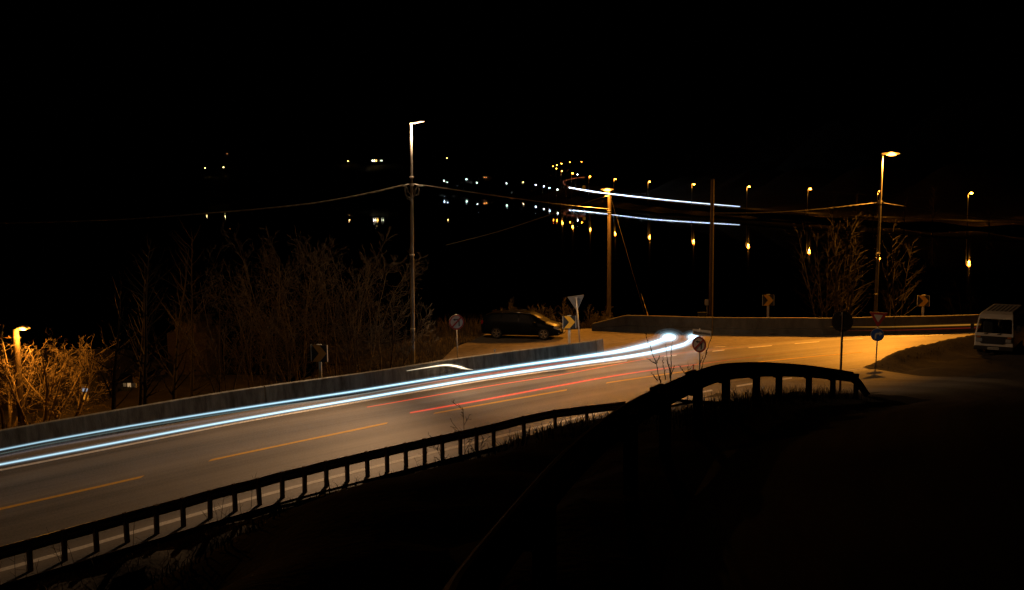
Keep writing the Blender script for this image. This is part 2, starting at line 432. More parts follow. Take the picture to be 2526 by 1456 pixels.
CTRL += [(3, 2, 6.5), (6, 2, 6.7), (7, 10, 6.1), (9.5, 17, 5.1), (12.5, 24, 3.9), (14.5, 30, 2.7), (14.5, 36, 1.7), (13, 37, 1.75), (14.6, 41, 1.0), (17.5, 38, 1.6), (13, 44.5, 0.2), (9, 43, 0.25), (6.5, 41.8, 0.1), (10.5, 40, 0.9), (16, 47.5, 0.2),
         (12, 4, 7.2), (16, 14, 6.6), (20, 22, 5.2), (23, 30, 3.9), (25, 38, 2.4), (21, 43, 1.0), (25, 50, 0.3), (22, 51, 0.3), (19.5, 48.5, 0.35), (28, 54, 0.5), (33, 48, 1.6), (33, 40, 3.5), (36, 60, 0.9), (45, 50, 3), (45, 30, 7), (30, 5, 9),
         (18.0, 50.6, 0.06), (20, 51.2, 0.3), (22, 52.0, 0.4), (25, 53.2, 0.5), (28, 54.4, 0.6), (32, 55.4, 0.7),
         (0, 0, 6.6), (2, -8, 7.2), (-3, 2, 5.9), (-5, 10, 3.6), (-3, 18, 2.7), (-10, 4, 3.2), (-10, 14, 0.6), (-18, 0, 2.2), (-30, -6, 1.0), (-2, 25, 1.2), (2, 27, 2.2), (4, 33, 1.2),
         (-16, 41.5, -1.6), (-20, 45, -2.7), (-25, 53, -3.75), (-31, 60, -3.95), (-20, 61, -3.85), (-12, 55, -2.3), (-10, 49.5, -1.1), (-8, 53, -1.0), (-14, 65, -3.8), (-8, 60.5, -1.6), (-4.8, 56, -0.2), (-4.5, 62, -0.2), (-3.2, 65.2, -0.3), (-4, 68, -2.2), (1, 67, -0.15), (1, 69.5, -1.6), (6, 68, -0.3), (6, 71.5, -1.0), (12, 67, -0.3), (12.5, 71, -1.2), (24, 69, -0.4), (24.6, 72.5, -0.9), (36, 71, -0.5),
         (31, 79, -4.8), (12, 78, -4.9), (0, 75.5, -4.9), (-11, 73, -4.9), (-22, 80, -5), (-36, 84, -5), (-52, 62, -3.9), (-46, 40, -3.2), (-38, 28, -2.6), (-30, 24.5, -0.8), (-60, 20, -3), (-60, 90, -6), (60, 75, -1), (60, 90, -6), (0, 95, -9), (30, 95, -9), (-30, 95, -9)]
CT = np.array(CTRL)


def height(px, py):
    px = np.asarray(px, float); py = np.asarray(py, float)
    d2 = (px[..., None] - CT[:, 0]) ** 2 + (py[..., None] - CT[:, 1]) ** 2 + 0.05
    w = d2 ** -1.9
    return (w * CT[:, 2]).sum(-1) / w.sum(-1)


def tz(x, y): return float(height(np.array([x]), np.array([y]))[0])


lf = offset(ARC_TOP, -0.7); rt = offset(ARC_TOP, -6.2)
lf = [Vector((p.x, p.y, 0)) for p in lf] + [Vector(p) for p in ((9.9, 34.5, 0), (9.2, 39, 0), (6.4, 44.1, 0))]
rt = [Vector((p.x, p.y, 0)) for p in rt] + [Vector(p) for p in ((16.6, 36.5, 0), (17.2, 41.5, 0), (17.1, 50.6, 0))]
SIDE_L, SIDE_R = sub(lf, 60), sub(rt, 60)
SIDE_Z = np.array([(tz(a.x, a.y) + tz(b.x, b.y)) / 2 for a, b in zip(SIDE_L, SIDE_R)])
SIDE_Z = np.convolve(np.pad(SIDE_Z, 6, 'edge'), np.ones(13) / 13, 'valid') + 0.08
SIDE_Z[-6:] = np.linspace(SIDE_Z[-6], 0.015, 6)
gx = np.arange(-66, 66.01, 0.6); gy = np.arange(-12, 100.01, 0.6)
GX, GY = np.meshgrid(gx, gy); GZ = np.zeros_like(GX)
for j in range(0, len(gy), 20): GZ[j:j + 20] = height(GX[j:j + 20], GY[j:j + 20])
rs = np.random.RandomState(3)
road_mask = np.zeros(GX.shape, bool)
for ddx, ddy in ((0, 0), (.55, 0), (-.55, 0), (0, .55), (0, -.55)):
    road_mask |= inside(GX + ddx, GY + ddy, ROAD_POLY) | inside(GX + ddx, GY + ddy, PULLOFF)
GZ += np.where(road_mask, 0, (rs.rand(*GX.shape) - 0.5) * 0.07)
GZ = np.where(road_mask, np.minimum(GZ, -0.07), GZ)
sr = inside(GX, GY, SIDE_L + list(reversed(SIDE_R)))
mid = np.array([((a.x + b.x) / 2, (a.y + b.y) / 2) for a, b in zip(SIDE_L, SIDE_R)])
near_row = ((GX[..., None] - mid[:, 0]) ** 2 + (GY[..., None] - mid[:, 1]) ** 2).argmin(-1)
dil = sr.copy(); dil[1:] |= sr[:-1]; dil[:-1] |= sr[1:]; dil[:, 1:] |= dil[:, :-1].copy(); dil[:, :-1] |= dil[:, 1:].copy()
GZ = np.where(dil, np.minimum(GZ, SIDE_Z[near_row] - 0.12), GZ)
H_, W_ = GX.shape
vs = np.stack([GX, GY, GZ], -1).reshape(-1, 3)
idx = np.arange(H_ * W_).reshape(H_, W_)
fs = np.stack([idx[:-1, :-1], idx[:-1, 1:], idx[1:, 1:], idx[1:, :-1]], -1).reshape(-1, 4)
me = bpy.data.meshes.new('ground'); me.from_pydata(vs.tolist(), [], fs.tolist()); me.materials.append(SOIL)
me.polygons.foreach_set('use_smooth', [True] * len(me.polygons))
ground = bpy.data.objects.new('ground', me); COL.objects.link(ground); tag(ground, kind='structure')

# lake: one level sheet reaching to the far shore
mb = MB(); mb.add([(-5000, 64, -4.2), (5000, 64, -4.2), (5000, 5000, -4.2), (-5000, 5000, -4.2)], [(0, 1, 2, 3)])
tag(mb.build('water', water_mat()), kind='structure')


# main road sheet with uv (u across, v along)
def sheet(name, left, right, z, nu, material, parent=None):
    n = len(left); vs = []; uvs = []; L = 0
    for i in range(n):
        if i: L += ((left[i] + right[i]) / 2 - (left[i - 1] + right[i - 1]) / 2).length
        for k in range(nu + 1):
            p = left[i].lerp(right[i], k / nu)
            vs.append((p.x, p.y, z if not callable(z) else z(p))); uvs.append((k / nu, L / 10))
    fs = [(i * (nu + 1) + k, i * (nu + 1) + k + 1, (i + 1) * (nu + 1) + k + 1, (i + 1) * (nu + 1) + k) for i in range(n - 1) for k in range(nu)]
    fs = [tuple(reversed(f)) for f in fs]
    me = bpy.data.meshes.new(name); me.from_pydata(vs, [], fs); me.materials.append(material)
    ul = me.uv_layers.new()
    ul.data.foreach_set('uv', [c for lp in me.loops for c in uvs[lp.vertex_index]])
    o = bpy.data.objects.new(name, me); COL.objects.link(o)
    if parent: o.parent = parent
    return o


N_ = 70
ne = resample(NEAR_EDGE, 1)
# far edge of the carriageway: along the left barrier foot, then just beyond the far white line
fe_path = [p for p in FAR_EDGE_L] + [p for p in offset(FAR_WHITE, 0.9) if p.x > BARR[-1].x + 2.5]
ne_s = sub(NEAR_EDGE, N_)
def nearest_on(path, p):
    best = None
    for a, b in zip(path, path[1:]):
        ab = b - a; t = max(0, min(1, (p - a).dot(ab) / max(1e-9, ab.length_squared))); q = a + ab * t
        d = (q - p).length
        if best is None or d < best[0]: best = (d, q)
    return best[1]
fe_dense = sub(fe_path, 300)
fe_s = [nearest_on(fe_dense, p + Vector((-0.72, 0.69, 0)) * 5) for p in ne_s]
road = sheet('road', [Vector((p.x, p.y, 0)) for p in fe_s], ne_s, 0.0, 8, ASPHALT); tag(road, kind='structure')
# asphalt apron and pull-off bay between the left barrier and the far barrier
mb = MB()
fb = [p for p in offset(FARB, 0.15)]
ap = sub(fb, 40)
fe_r = [nearest_on(fe_dense, p) for p in ap]
yard = sheet('pull_off', ap, [Vector((p.x, p.y, 0)) + (Vector((p.x, p.y, 0)) - a).normalized() * 1.2 if True else p for p, a in zip(fe_r, ap)], -0.005, 6, GRAVEL)
tag(yard, kind='structure')
mb = MB(); pl = PULLOFF + []
mb.add([(p.x, p.y, -0.010) for p in pl], [tuple(range(len(pl)))])
tag(mb.build('parking_bay', GRAVEL), kind='structure')

# side road that climbs from the junction to the photographer
side = sheet('side_road', SIDE_L, SIDE_R, 0.0, 8, ASPHALT); tag(side, kind='structure')
for i in range(len(SIDE_L)):
    for k in range(9): side.data.vertices[i * 9 + k].co.z = SIDE_Z[i]


# low earth bank between the carriageway and the yard where the van stands
lip = catmull([dp(*q) for q in ((2146, 910, 50.6), (2166, 900, 50.9), (2188, 885, 51.3), (2216, 869, 51.9), (2252, 858, 52.6), (2292, 849, 53.4), (2336, 839.5, 54.3), (2382, 831, 55.2), (2425, 824, 56.0), (2530, 815, 58.0), (2700, 808, 61.5))], 6)
vs = []; nb = 7; rb = random.Random(21)
for i, p in enumerate(lip):
    k = min(1, i / 8)
    for (oy, fz) in ((.95, None), (.45, .72), (.12, 1.0), (-.15, .97), (-.7, .62), (-1.5, .3), (-2.6, None)):
        x = p.x - oy * .35; y = p.y + oy; g = tz(x, y)
        z = (-.1 if oy > 0 else g - .06) if fz is None else max(p.z * fz, (g + .03) if oy < -.3 else -1)
        vs.append((x, y, z + (rb.uniform(-.035, .035) if fz else 0)))
fs = [(i * nb + k, i * nb + k + 1, (i + 1) * nb + k + 1, (i + 1) * nb + k) for i in range(len(lip) - 1) for k in range(nb - 1)]
mb = MB(); mb.add(vs, fs); bank = mb.build('earth_bank', SOIL, None, True); tag(bank, kind='structure')


# painted markings: each dash its own piece
def along(path, p0, p1, w, name, material, wob=0.0, z=0.005):
    a = nearest_on(path, p0); b = nearest_on(path, p1)
    L = (b - a).length; n = max(2, int(L / 1.0)); pts = [nearest_on(path, a.lerp(b, i / n)) for i in range(n + 1)]
    mb = MB(); o = []
    for i, p in enumerate(pts):
        t = (pts[min(i + 1, n)] - pts[max(i - 1, 0)]).normalized(); nn = Vector((-t.y, t.x, 0))
        sk = t * 0.12
        ww = w * (1 + rnd.uniform(-wob, wob))
        o += [tuple(p + nn * ww / 2 + sk + Vector((0, 0, z))), tuple(p - nn * ww / 2 - sk + Vector((0, 0, z)))]
    mb.add(o, [(2 * i, 2 * i + 1, 2 * i + 3, 2 * i + 2) for i in range(n)])
    return mb.build(name, material, road)


yd = sub(YELLOW, 400)
for (x0, y0, x1, y1) in ((-220, 1310, 352, 1176), (517, 1136, 955, 1044), (1070, 1020, 1398, 962), (1495, 945, 1700, 915), (1870, 893.5, 2125, 869), (2206, 860, 2330, 847)):
    p0, p1 = at(x0, y0), at(x1, y1)
    along(yd, p0, p1, 0.21, 'centre_dash', YELLP, 0.06)
wd = sub(FAR_WHITE, 400)
along(wd, Vector((-30, 20, 0)), at(1548, 891), 0.22, 'edge_line', WHITEP, 0.05)
for (x0, y0, x1, y1) in ((1639, 880, 1671, 877), (1758, 867, 1787, 864), (1845, 858, 1904, 853), (1960, 848, 2019, 843), (2076, 839, 2130, 836)):
    along(wd, at(x0, y0), at(x1, y1), 0.20, 'lane_dash', WHITEP, 0.06)
along(wd, at(2187, 832.5), Vector((40, 65.4, 0)), 0.16, 'edge_line', WHITEP, 0.05)
along([at(1763, 856), at(1790, 855)], at(1763, 856), at(1790, 855), 0.12, 'lane_dash', WHITEP)
nd = sub(NEAR_WHITE, 400)
along(nd, Vector((-30, 4.3, 0)), at(1500, 1014), 0.24, 'edge_line', WHITEP, 0.07)
for (x0, y0, x1, y1) in ((1713, 971, 1762, 964), (1816, 953, 1873, 944), (1919, 935, 1950, 932)):
    along(nd, at(x0, y0), at(x1, y1), 0.26, 'junction_dash', WHITEP, 0.06)
along(nd, at(2080, 915), Vector((24, 55.2, 0)), 0.15, 'edge_line', WHITEP, 0.06)

# ------------------------------------------------------------------ concrete barriers
bl = thing('concrete_barrier', 'long pale concrete barrier beside the glowing white headlight streaks', 'barrier', BARR[20])
SEC_L = [(-0.10, -0.12), (-0.07, 0.10), (0.0, 0.83), (0.03, 0.85), (0.19, 0.85), (0.22, 0.83), (0.32, -0.3)]
bd = sub(BARR, 240)
j1 = min(range(241), key=lambda i: (bd[i] - at(649, 954, .85)).to_2d().length); j2 = min(range(241), key=lambda i: (bd[i] - at(1472, 840, .85)).to_2d().length)
offs = BARR[20]
for a, b in ((0, j1), (j1, j2), (j2, 240)):
    pts = [p - offs for p in bd[a:b + 1]]
    if a: pts[0] = pts[0].lerp(pts[1], 0.12)
    if b < 240: pts[-1] = pts[-1].lerp(pts[-2], 0.12)
    mb = MB(); extrude_section(mb, pts, SEC_L, 1); mb.build('barrier_segment', CONC, bl)
mb = MB(); p = at(1220, 869.5, 0.85) - offs; mb.box((p.x, p.y + .1, 0.92), (0.07, 0.03, 0.14)); mb.build('reflector_stub', GALV, bl)

bf = thing('concrete_barrier', 'dark concrete barrier across the far side of the bend with a sloping left end', 'barrier', FARB[12])
offs = FARB[12]
SEC_F = [(-0.03, -0.1), (0.0, 0.33), (0.09, 0.37), (0.17, 0.93), (0.2, 0.96), (0.42, 0.96), (0.45, 0.93), (0.58, -0.4)]
fd = sub(FARB, 200)
jx = min(range(201), key=lambda i: (fd[i] - at(1759, 824)).length); jy = min(range(201), key=lambda i: (fd[i] - at(2205, 822)).length)
ramp = at(1540, 818).x
for a, b in ((0, jx), (jx, jy), (jy, 200)):
    pts = [p - offs for p in fd[a:b + 1]]
    if a: pts[0] = pts[0].lerp(pts[1], 0.1)
    if b < 200: pts[-1] = pts[-1].lerp(pts[-2], 0.1)
    scl = [max(0.42, min(1.0, 0.42 + 0.58 * (p.x + offs.x - fd[0].x) / (ramp - fd[0].x))) for p in pts]
    mb = MB(); extrude_section(mb, pts, SEC_F, 1, scl); mb.build('barrier_segment', CONC2, bf)
mb = MB(); p = at(1903, 824); mb.ball((p.x, p.y - 0.25, 0.07), (0.28, 0.14, 0.1), 8, 5)
tag(mb.build('loose_stone', CONC2), 'small loose stone lying at the foot of the far concrete barrier', 'stone')

# ------------------------------------------------------------------ near steel guardrail
WSEC = [(0, .75), (.03, .745), (.08, .70), (.08, .665), (.02, .61), (.02, .585), (.08, .53), (.08, .495), (.03, .45), (0, .445)]
g0 = GR[12]
gr = thing('steel_guardrail', 'dark steel guardrail on closely spaced posts along the near edge of the main road', 'guardrail', g0)
mb = MB(); gp = [p - g0 + Vector((-0.06, 0.06, 0.0)) for p in GR] + [at(1545, 990, .75) - g0 - Vector((0, 0, .75))]
extrude_section(mb, gp, WSEC, 1, None, False)
o = mb.build('rail', mat('dull_galvanised_rail', (.20, .19, .175), .45, .3, 5, .1, 40, metal=.5), gr); md = o.modifiers.new('solidify', 'SOLIDIFY'); md.thickness = 0.006
me_post = None
for i, p in enumerate(GR):
    t = (GR[min(i + 1, len(GR) - 1)] - GR[max(i - 1, 0)]); a = math.atan2(t.y, t.x)
    if me_post is None:
        mb = MB()
        mb.box((0, -0.005, 0.05), (0.016, 0.10, 1.46)); mb.box((0.05, -0.048, 0.05), (0.09, 0.014, 1.46)); mb.box((0.05, 0.038, 0.05), (0.09, 0.014, 1.46)); mb.box((0.03, 0.055, 0.60), (0.10, 0.03, 0.16))
        o = mb.build('post', POSTM, gr); me_post = o.data
    else:
        o = bpy.data.objects.new('post', me_post); COL.objects.link(o); o.parent = gr
    o.location = p - g0 + Vector((0, 0, 0)); o.rotation_euler = (R(rnd.uniform(-1.2, 1.2)), R(rnd.uniform(-1.5, 1.5)), a)
for (x, y) in ((1325, 1029), (1403, 1015)):
    p = at(x, y, 0.6) - g0; mb = MB(); mb.box((p.x, p.y, 0.6), (0.07, 0.012, 0.05), R(45)); mb.build('reflector_or_glint', SIGNW, gr)

# ------------------------------------------------------------------ foreground guardrail of the side road
a0 = ARC_TOP[7].copy()
ag = thing('steel_guardrail', 'black silhouetted guardrail curving along the side road in the foreground', 'guardrail', (a0.x, a0.y, a0.z - 0.78))
base0 = Vector((a0.x, a0.y, a0.z - 0.78))
arc = catmull(ARC_TOP, 5)
mb = MB(); extrude_section(mb, [p - base0 - Vector((0, 0, 0.75)) for p in arc], [(o_ - 0.0, z) for o_, z in WSEC], 1, None, False)
e = ARC_TOP[-1]; e2 = dp(2146, 972, 31.0)
o = mb.build('rail', RAILM, ag); md = o.modifiers.new('solidify', 'SOLIDIFY'); md.thickness = 0.008
mb = MB(); tp = [e, e.lerp(e2, 0.5) + Vector((0, 0, .06)), e2]
extrude_section(mb, [p - base0 - Vector((0, 0, .75)) for p in tp], WSEC, 1, None, False)
o = mb.build('end_terminal', RAILM, ag); md = o.modifiers.new('solidify', 'SOLIDIFY'); md.thickness = 0.008
for k in (2, 4, 5, 6, 7, 8, 9, 10, 11, 12):
    p = ARC_TOP[k]; t = ARC_TOP[min(k + 1, 12)] - ARC_TOP[k - 1]; a = math.atan2(t.y, t.x)
    q = p - base0 + Vector((math.sin(a), -math.cos(a), 0)) * 0.1
    mb = MB(); mb.box((0, 0, -0.76), (0.10, 0.13, 1.42)); mb.box((0, 0.09, -0.19), (0.12, 0.05, 0.26))
    o = mb.build('post', POSTM, ag); o.location = q; o.rotation_euler = (0, 0, a)
for k in (5, 6):       # overlapped rail joints that stand proud of the rail top
    p = ARC_TOP[k]; t = ARC_TOP[k + 1] - ARC_TOP[k]; a = math.atan2(t.y, t.x)
    mb = MB(); mb.box((0, 0, -0.12), (0.62, 0.07, 0.32)); o = mb.build('rail_joint', RAILM, ag, bevel=0.02); o.location = p - base0; o.rotation_euler = (0, -math.atan2(t.z, t.to_2d().length), a)
for (x, y, Y) in ((1750, 927, 17), (1823, 913, 19.6), (1889, 912, 22), (1956, 916, 24.4), (2021, 921, 26.9), (2080, 925, 29.4)):
    q = dp(x, y, Y - 0.12) - base0; mb = MB(); mb.box(tuple(q), (0.035, 0.012, 0.05)); mb.build('reflector_or_glint', SIGNW, ag)  # white plates stand in for the glints of the rail bolts


# ------------------------------------------------------------------ lamps and poles
def pole_path(b, t, n=6): return [b.lerp(t, i / n) for i in range(n + 1)]


top = dp(1014, 306, 51.5); bx = dp(1019, 940, 51.5); gz = tz(bx.x, bx.y); bx = Vector((bx.x, bx.y, min(gz, -0.05)))
lamp = thing('street_lamp', 'tall grey steel lamp with a flat white lamp head behind the pale barrier', 'street lamp', bx)
T = top - bx
mb = MB(); mb.tube(pole_path(Vector((0, 0, -0.3)), T, 8), [0.10, 0.10, 0.095, 0.09, 0.075, 0.075, 0.062, 0.055, 0.05], 12); mb.build('pole', POLEM, lamp, True)
for yy in (437, 629, 811):
    c = dp(1014 + (yy - 306) * .0075, yy, 51.5) - bx; mb = MB(); mb.tube([c + Vector((0, 0, -.03)), c + Vector((0, 0, .03))], 0.115, 12); mb.build('pole_collar', GALV, lamp, True)
HEAD = Matrix.Translation(T) @ Matrix.Rotation(R(-40), 4, 'Z') @ Matrix.Rotation(R(-6), 4, 'Y')    # arm points over the carriageway
mb = MB(); mb.box((.38, 0, 0.03), (0.78, 0.28, 0.045)); mb.tube([Vector((-.10, 0, 0)), Vector((0.08, 0, 0.02))], 0.04, 8)
o = mb.build('lamp_head', POLEM, lamp, bevel=0.015); o.matrix_local = HEAD
mb = MB(); mb.box((.45, 0, -.003), (.60, .24, .014)); o = mb.build('lamp_glass', glow('led_glass', LED_WHITE, 6), lamp); o.matrix_local = HEAD
lp = T + Vector((.34, -.29, -.06)); wp = bx + lp
lamp_light('SPOT', 'lamp_light', lp, lamp, LED_WHITE, PWR['led_far'], Vector((-12.5, 35.0, 0)) - wp, 33, .8)
lamp_light('SPOT', 'lamp_light', lp, lamp, LED_WHITE, PWR['led_near'], Vector((-0.5, 43.8, 0)) - wp, 46, .7)
lamp_light('SPOT', 'lamp_light', lp, lamp, LED_WHITE, PWR['led_right'], Vector((6.0, 50.0, 0)) - wp, 46, .45)
lamp_light('AREA', 'lamp_light', lp + Vector((-.1, .08, -.03)), lamp, LED_WHITE, PWR['led_leak'], Vector((-.42, .88, -.28)))
c = dp(1015, 456, 51.5) - bx
mb = MB(); mb.tube([c + Vector((0, 0, -.06)), c + Vector((0, 0, .06))], 0.11, 10)
for s in (-1, 1): mb.tube([c, c + Vector((.16 * s, -.04, .03)), c + Vector((.34 * s, -.05, -.02))], 0.022, 6); mb.box(tuple(c + Vector((.44 * s, -.05, -.04))), (.22, .06, .07))
mb.build('cable_bracket', GALV, lamp)
mb = MB()
for k in range(9):
    s = -1 if k % 2 else 1; x1 = s * rnd.uniform(.1, .34); z1 = -rnd.uniform(.2, .75)
    mb.tube([c + Vector((.3 * s, -.05, -.04)), c + Vector((x1 * 1.2, -.08, z1 * .5)), c + Vector((x1, -.08, z1)), c + Vector((0.04 * s, -.1, z1 - .14))], 0.010, 5)
    mb.box(tuple(c + Vector((x1, -.08, z1))), (.07, .05, .05))
mb.build('cable_connectors', CABLEM, lamp)

top = dp(2176, 381, 72); bx = dp(2157, 800, 72); bx.z = tz(bx.x, bx.y)
lamp = thing('street_lamp', 'tall steel lamp with a starry orange light beside bare birches', 'street lamp', bx)
T = top - bx
mb = MB(); mb.tube(pole_path(Vector((0, 0, -0.3)), T, 8), [0.13, 0.125, 0.12, 0.11, 0.10, 0.09, 0.08, 0.07, 0.065], 12); mb.build('pole', POLEM, lamp, True)
for yy in (625, 726):
    c = dp(2176 - (yy - 381) * .049, yy, 72) - bx; mb = MB(); mb.tube([c + Vector((0, 0, -.04)), c + Vector((0, 0, .04))], 0.15, 12); mb.build('pole_collar', GALV, lamp, True)
mb = MB(); mb.tube([T + Vector((-.12, 0, -.03)), T + Vector((.18, -.02, .03)), T + Vector((.5, -.05, .06))], 0.035, 8); mb.box((T.x + .52, T.y - .05, T.z + 0.11), (0.74, 0.26, 0.10), 0, 0.6)
mb.build('lamp_head', POLEM, lamp, bevel=0.02)
mb = MB(); mb.ball((T.x + .54, T.y - .05, T.z + 0.035), (0.60, 0.24, 0.09), 16, 8); mb.build('lamp_halo', glow('sodium_halo', SODIUM, 1.6), lamp, True)  # glowing shell added for the orange halo around the lamp
mb = MB(); mb.ball((T.x + .54, T.y - .13, T.z + 0.005), (0.36, 0.19, 0.12), 14, 8); mb.build('lamp_bowl', glow('sodium_bowl', SODIUM, 28), lamp, True)
lp = T + Vector((.54, -.05, -.13)); wp = bx + lp
for aim, k_ in (((26.5, 61.8, 0), .8), ((18.5, 60.8, 0), .9), ((10.5, 59.0, 0), .62), ((3.0, 57.5, 0), .45)):
    lamp_light('SPOT', 'lamp_light', lp, lamp, SODIUM, PWR['sod_road'] * k_, Vector(aim) - wp, 19, .75)
lamp_light('SPOT', 'lamp_light', lp, lamp, SODIUM, PWR['sod_leak'], Vector((-.62, -.28, -.9)), 55, .4)
c = dp(2169, 499, 72) - bx; mb = MB(); mb.box(tuple(c), (.55, .1, .1)); mb.tube([c + Vector((0, 0, -.1)), c + Vector((0, 0, .1))], 0.13, 10); mb.build('cable_bracket', GALV, lamp)

top = dp(1503, 482, 71); bx = dp(1501, 800, 71); bx.z = tz(bx.x, bx.y)
lamp = thing('street_lamp', 'wooden pole with an orange lamp at its top, left end of the far barrier', 'street lamp', bx)
T = top - bx
mb = MB(); mb.tube(pole_path(Vector((0, 0, -0.3)), T, 6), [0.15, 0.145, 0.14, 0.135, 0.13, 0.125, 0.12], 10); mb.build('pole', WOODP, lamp, True)
mb = MB(); mb.tube([T + Vector((0.02, -.1, -.2)), T + Vector((-.08, -.25, .25)), T + Vector((-.2, -.45, .42))], 0.03, 8); mb.box((T.x - .2, T.y - .5, T.z + .46), (0.55, 0.24, 0.10), 0, 0.6); mb.build('lamp_head', GALV, lamp)
mb = MB(); mb.ball((T.x - .2, T.y - .5, T.z + .385), (0.42, 0.18, 0.075), 14, 8); mb.build('lamp_halo', glow('sodium_halo', SODIUM, 1.6), lamp, True)  # added shell that glows as the halo, not a part of the lamp
mb = MB(); mb.ball((T.x - .2, T.y - .57, T.z + .36), (0.25, 0.14, 0.085), 12, 8); mb.build('lamp_bowl', glow('sodium_bowl', SODIUM, 28), lamp, True)
lp = T + Vector((-.2, -.5, .25)); wp = bx + lp
lamp_light('SPOT', 'lamp_light', lp, lamp, SODIUM, PWR['sod_wood'], Vector((3.5, 65.5, 0)) - wp, 55, .35)
lamp_light('POINT', 'lamp_light', lp, lamp, SODIUM, PWR['wood_leak'])
mb = MB(); c = dp(1502, 522, 71) - bx
for z in (-.06, .06): mb.tube([c + Vector((0, 0, z - .02)), c + Vector((0, 0, z + .02))], 0.15, 10)
mb.build('pole_band', GALV, lamp)

top = dp(1757, 442, 70); bx = dp(1752, 800, 70); bx.z = tz(bx.x, bx.y)
pole = thing('utility_pole', 'lampless wooden pole with twin timbers behind the far barrier', 'pole', bx)
T = top - bx
mb = MB(); mb.tube(pole_path(Vector((0, 0, -0.3)), T, 6), [0.15, 0.145, 0.14, 0.135, 0.13, 0.125, 0.12], 10); mb.build('pole', WOODP, pole, True)
mb = MB(); mb.tube([Vector((-.25, -.1, -.3)), Vector((-.23, -.1, 1.35))], 0.23, 8); mb.build('support_stub', WOODP, pole, True)
mb = MB(); c = dp(1742.5, 746, 70) - bx; mb.box(tuple(c), (0.22, 0.16, 0.38)); mb.build('meter_box', FRAMEM, pole, bevel=0.015)
mb = MB(); mb.tube([c + Vector((.03, .05, -.2)), Vector((c.x + .05, c.y + .05, 1.3))], 0.03, 6); mb.build('box_bracket', GALV, pole)
p = dp(1731, 800, 69.5); p.z = tz(p.x, p.y)
cb = thing('utility_cabinet', 'low dark green cabinet left of the twin timber pole', 'cabinet', p)
zt = dp(1731, 771, 69.5).z - p.z
mb = MB(); mb.box((0, 0, zt / 2 - .1), (0.50, 0.35, zt + .1)); mb.build('body', CABG, cb, bevel=0.02)
mb = MB(); mb.box((0, 0, zt - .02), (0.56, 0.42, 0.06)); mb.build('lid', CABG, cb, bevel=0.01)

top = dp(38, 812, 54); bx = dp(56, 1070, 54); bx.z = -3.8
lamp = thing('street_lamp', 'leaning wooden pole with an orange lamp among lit bare branches', 'street lamp', bx)
T = top - bx
mb = MB(); mb.tube(pole_path(Vector((0, 0, -0.3)), T, 6), [0.19, 0.185, 0.18, 0.17, 0.165, 0.16, 0.15], 10); mb.build('pole', WOODP, lamp, True)
mb = MB(); mb.tube([T + Vector((0, 0, -.1)), T + Vector((.25, -.15, .12)), T + Vector((.5, -.25, .12))], 0.03, 8); mb.box((T.x + .53, T.y - .27, T.z + .14), (0.56, 0.24, 0.10), 0, 0.6); mb.build('lamp_head', GALV, lamp)
mb = MB(); mb.ball((T.x + .53, T.y - .27, T.z + .08), (0.36, 0.16, 0.065), 14, 8); mb.build('lamp_halo', glow('sodium_halo', SODIUM, 1.6), lamp, True)  # halo of the lamp put into an added glowing shell
mb = MB(); mb.ball((T.x + .53, T.y - .33, T.z + .06), (0.22, 0.13, 0.075), 12, 8); mb.build('lamp_bowl', glow('sodium_bowl', SODIUM, 28), lamp, True)
lamp_light('POINT', 'lamp_light', T + Vector((.53, -.27, -.05)), lamp, SODIUM, PWR['sod_tree'])


# ------------------------------------------------------------------ cables
def cable(pts, r, label, twist=True, m=None):
    path = catmull([dp(*p) for p in pts], 10); mb = MB()
    if twist:
        pp = resample(path, 0.18)
        for ph in range(3):
            q = []
            for i, p in enumerate(pp):
                t = (pp[min(i + 1, len(pp) - 1)] - pp[max(i - 1, 0)]).normalized(); u = t.cross(Vector((0, 0, 1))).normalized(); w = t.cross(u)
                an = i * 0.85 + ph * 2.094; q.append(p + u * (r * .6 * math.cos(an)) + w * (r * .6 * math.sin(an)))
            mb.tube(q, r * 0.62, 4)
    else: mb.tube(path, r, 5)
    return tag(mb.build('overhead_cable', m or CABLEM), label, 'cable')


cable([(993, 457.5, 51.4), (900, 479, 51.8), (780, 500.5, 52.4), (650, 515, 53), (560, 522.5, 53.5), (330, 540, 54.5), (100, 549, 55.5), (-60, 552, 56)], 0.032, 'thick twisted cable sagging left from the white lamp post', True, LCABLE)
cable([(1036, 456, 51.5), (1200, 480, 57), (1302, 494, 62), (1395, 506, 66), (1500, 516, 70.8)], 0.018, 'thin cable running from the white lamp post to the wooden lamp pole')
cable([(1503, 483, 70.8), (1477, 489.5, 68), (1400, 515, 66), (1315, 544, 64), (1220, 574, 62), (1100, 605, 60)], 0.020, 'thin orange lit cable dropping left from the wooden lamp pole')
cable([(2166, 500, 72), (2040, 514.5, 71.5), (1960, 521.5, 71), (1860, 526, 70.5), (1757, 526, 70)], 0.036, 'orange lit twisted cable between the twin timber pole and the orange lamp post')
cable([(2172, 500, 72), (2260, 514, 72), (2384, 532, 72), (2540, 546, 72)], 0.022, 'dim cable sloping right from the orange lamp post')
cable([(1960, 469, 80), (2038, 474, 80), (2168, 482, 80), (2301, 488, 80), (2540, 494, 80)], 0.018, 'upper thin wire passing behind the orange lamp post', False)
st = thing('stay_wire', 'slanting stay wire of the wooden lamp pole with a yellow and black guard', 'wire', tuple(dp(1598, 779, 68)))
b0 = dp(1598, 779, 68); t0 = dp(1508, 494, 71)
mb = MB(); mb.tube([Vector((0, 0, -0.6)), t0 - b0], 0.006, 5); mb.build('wire', CABLEM, st)
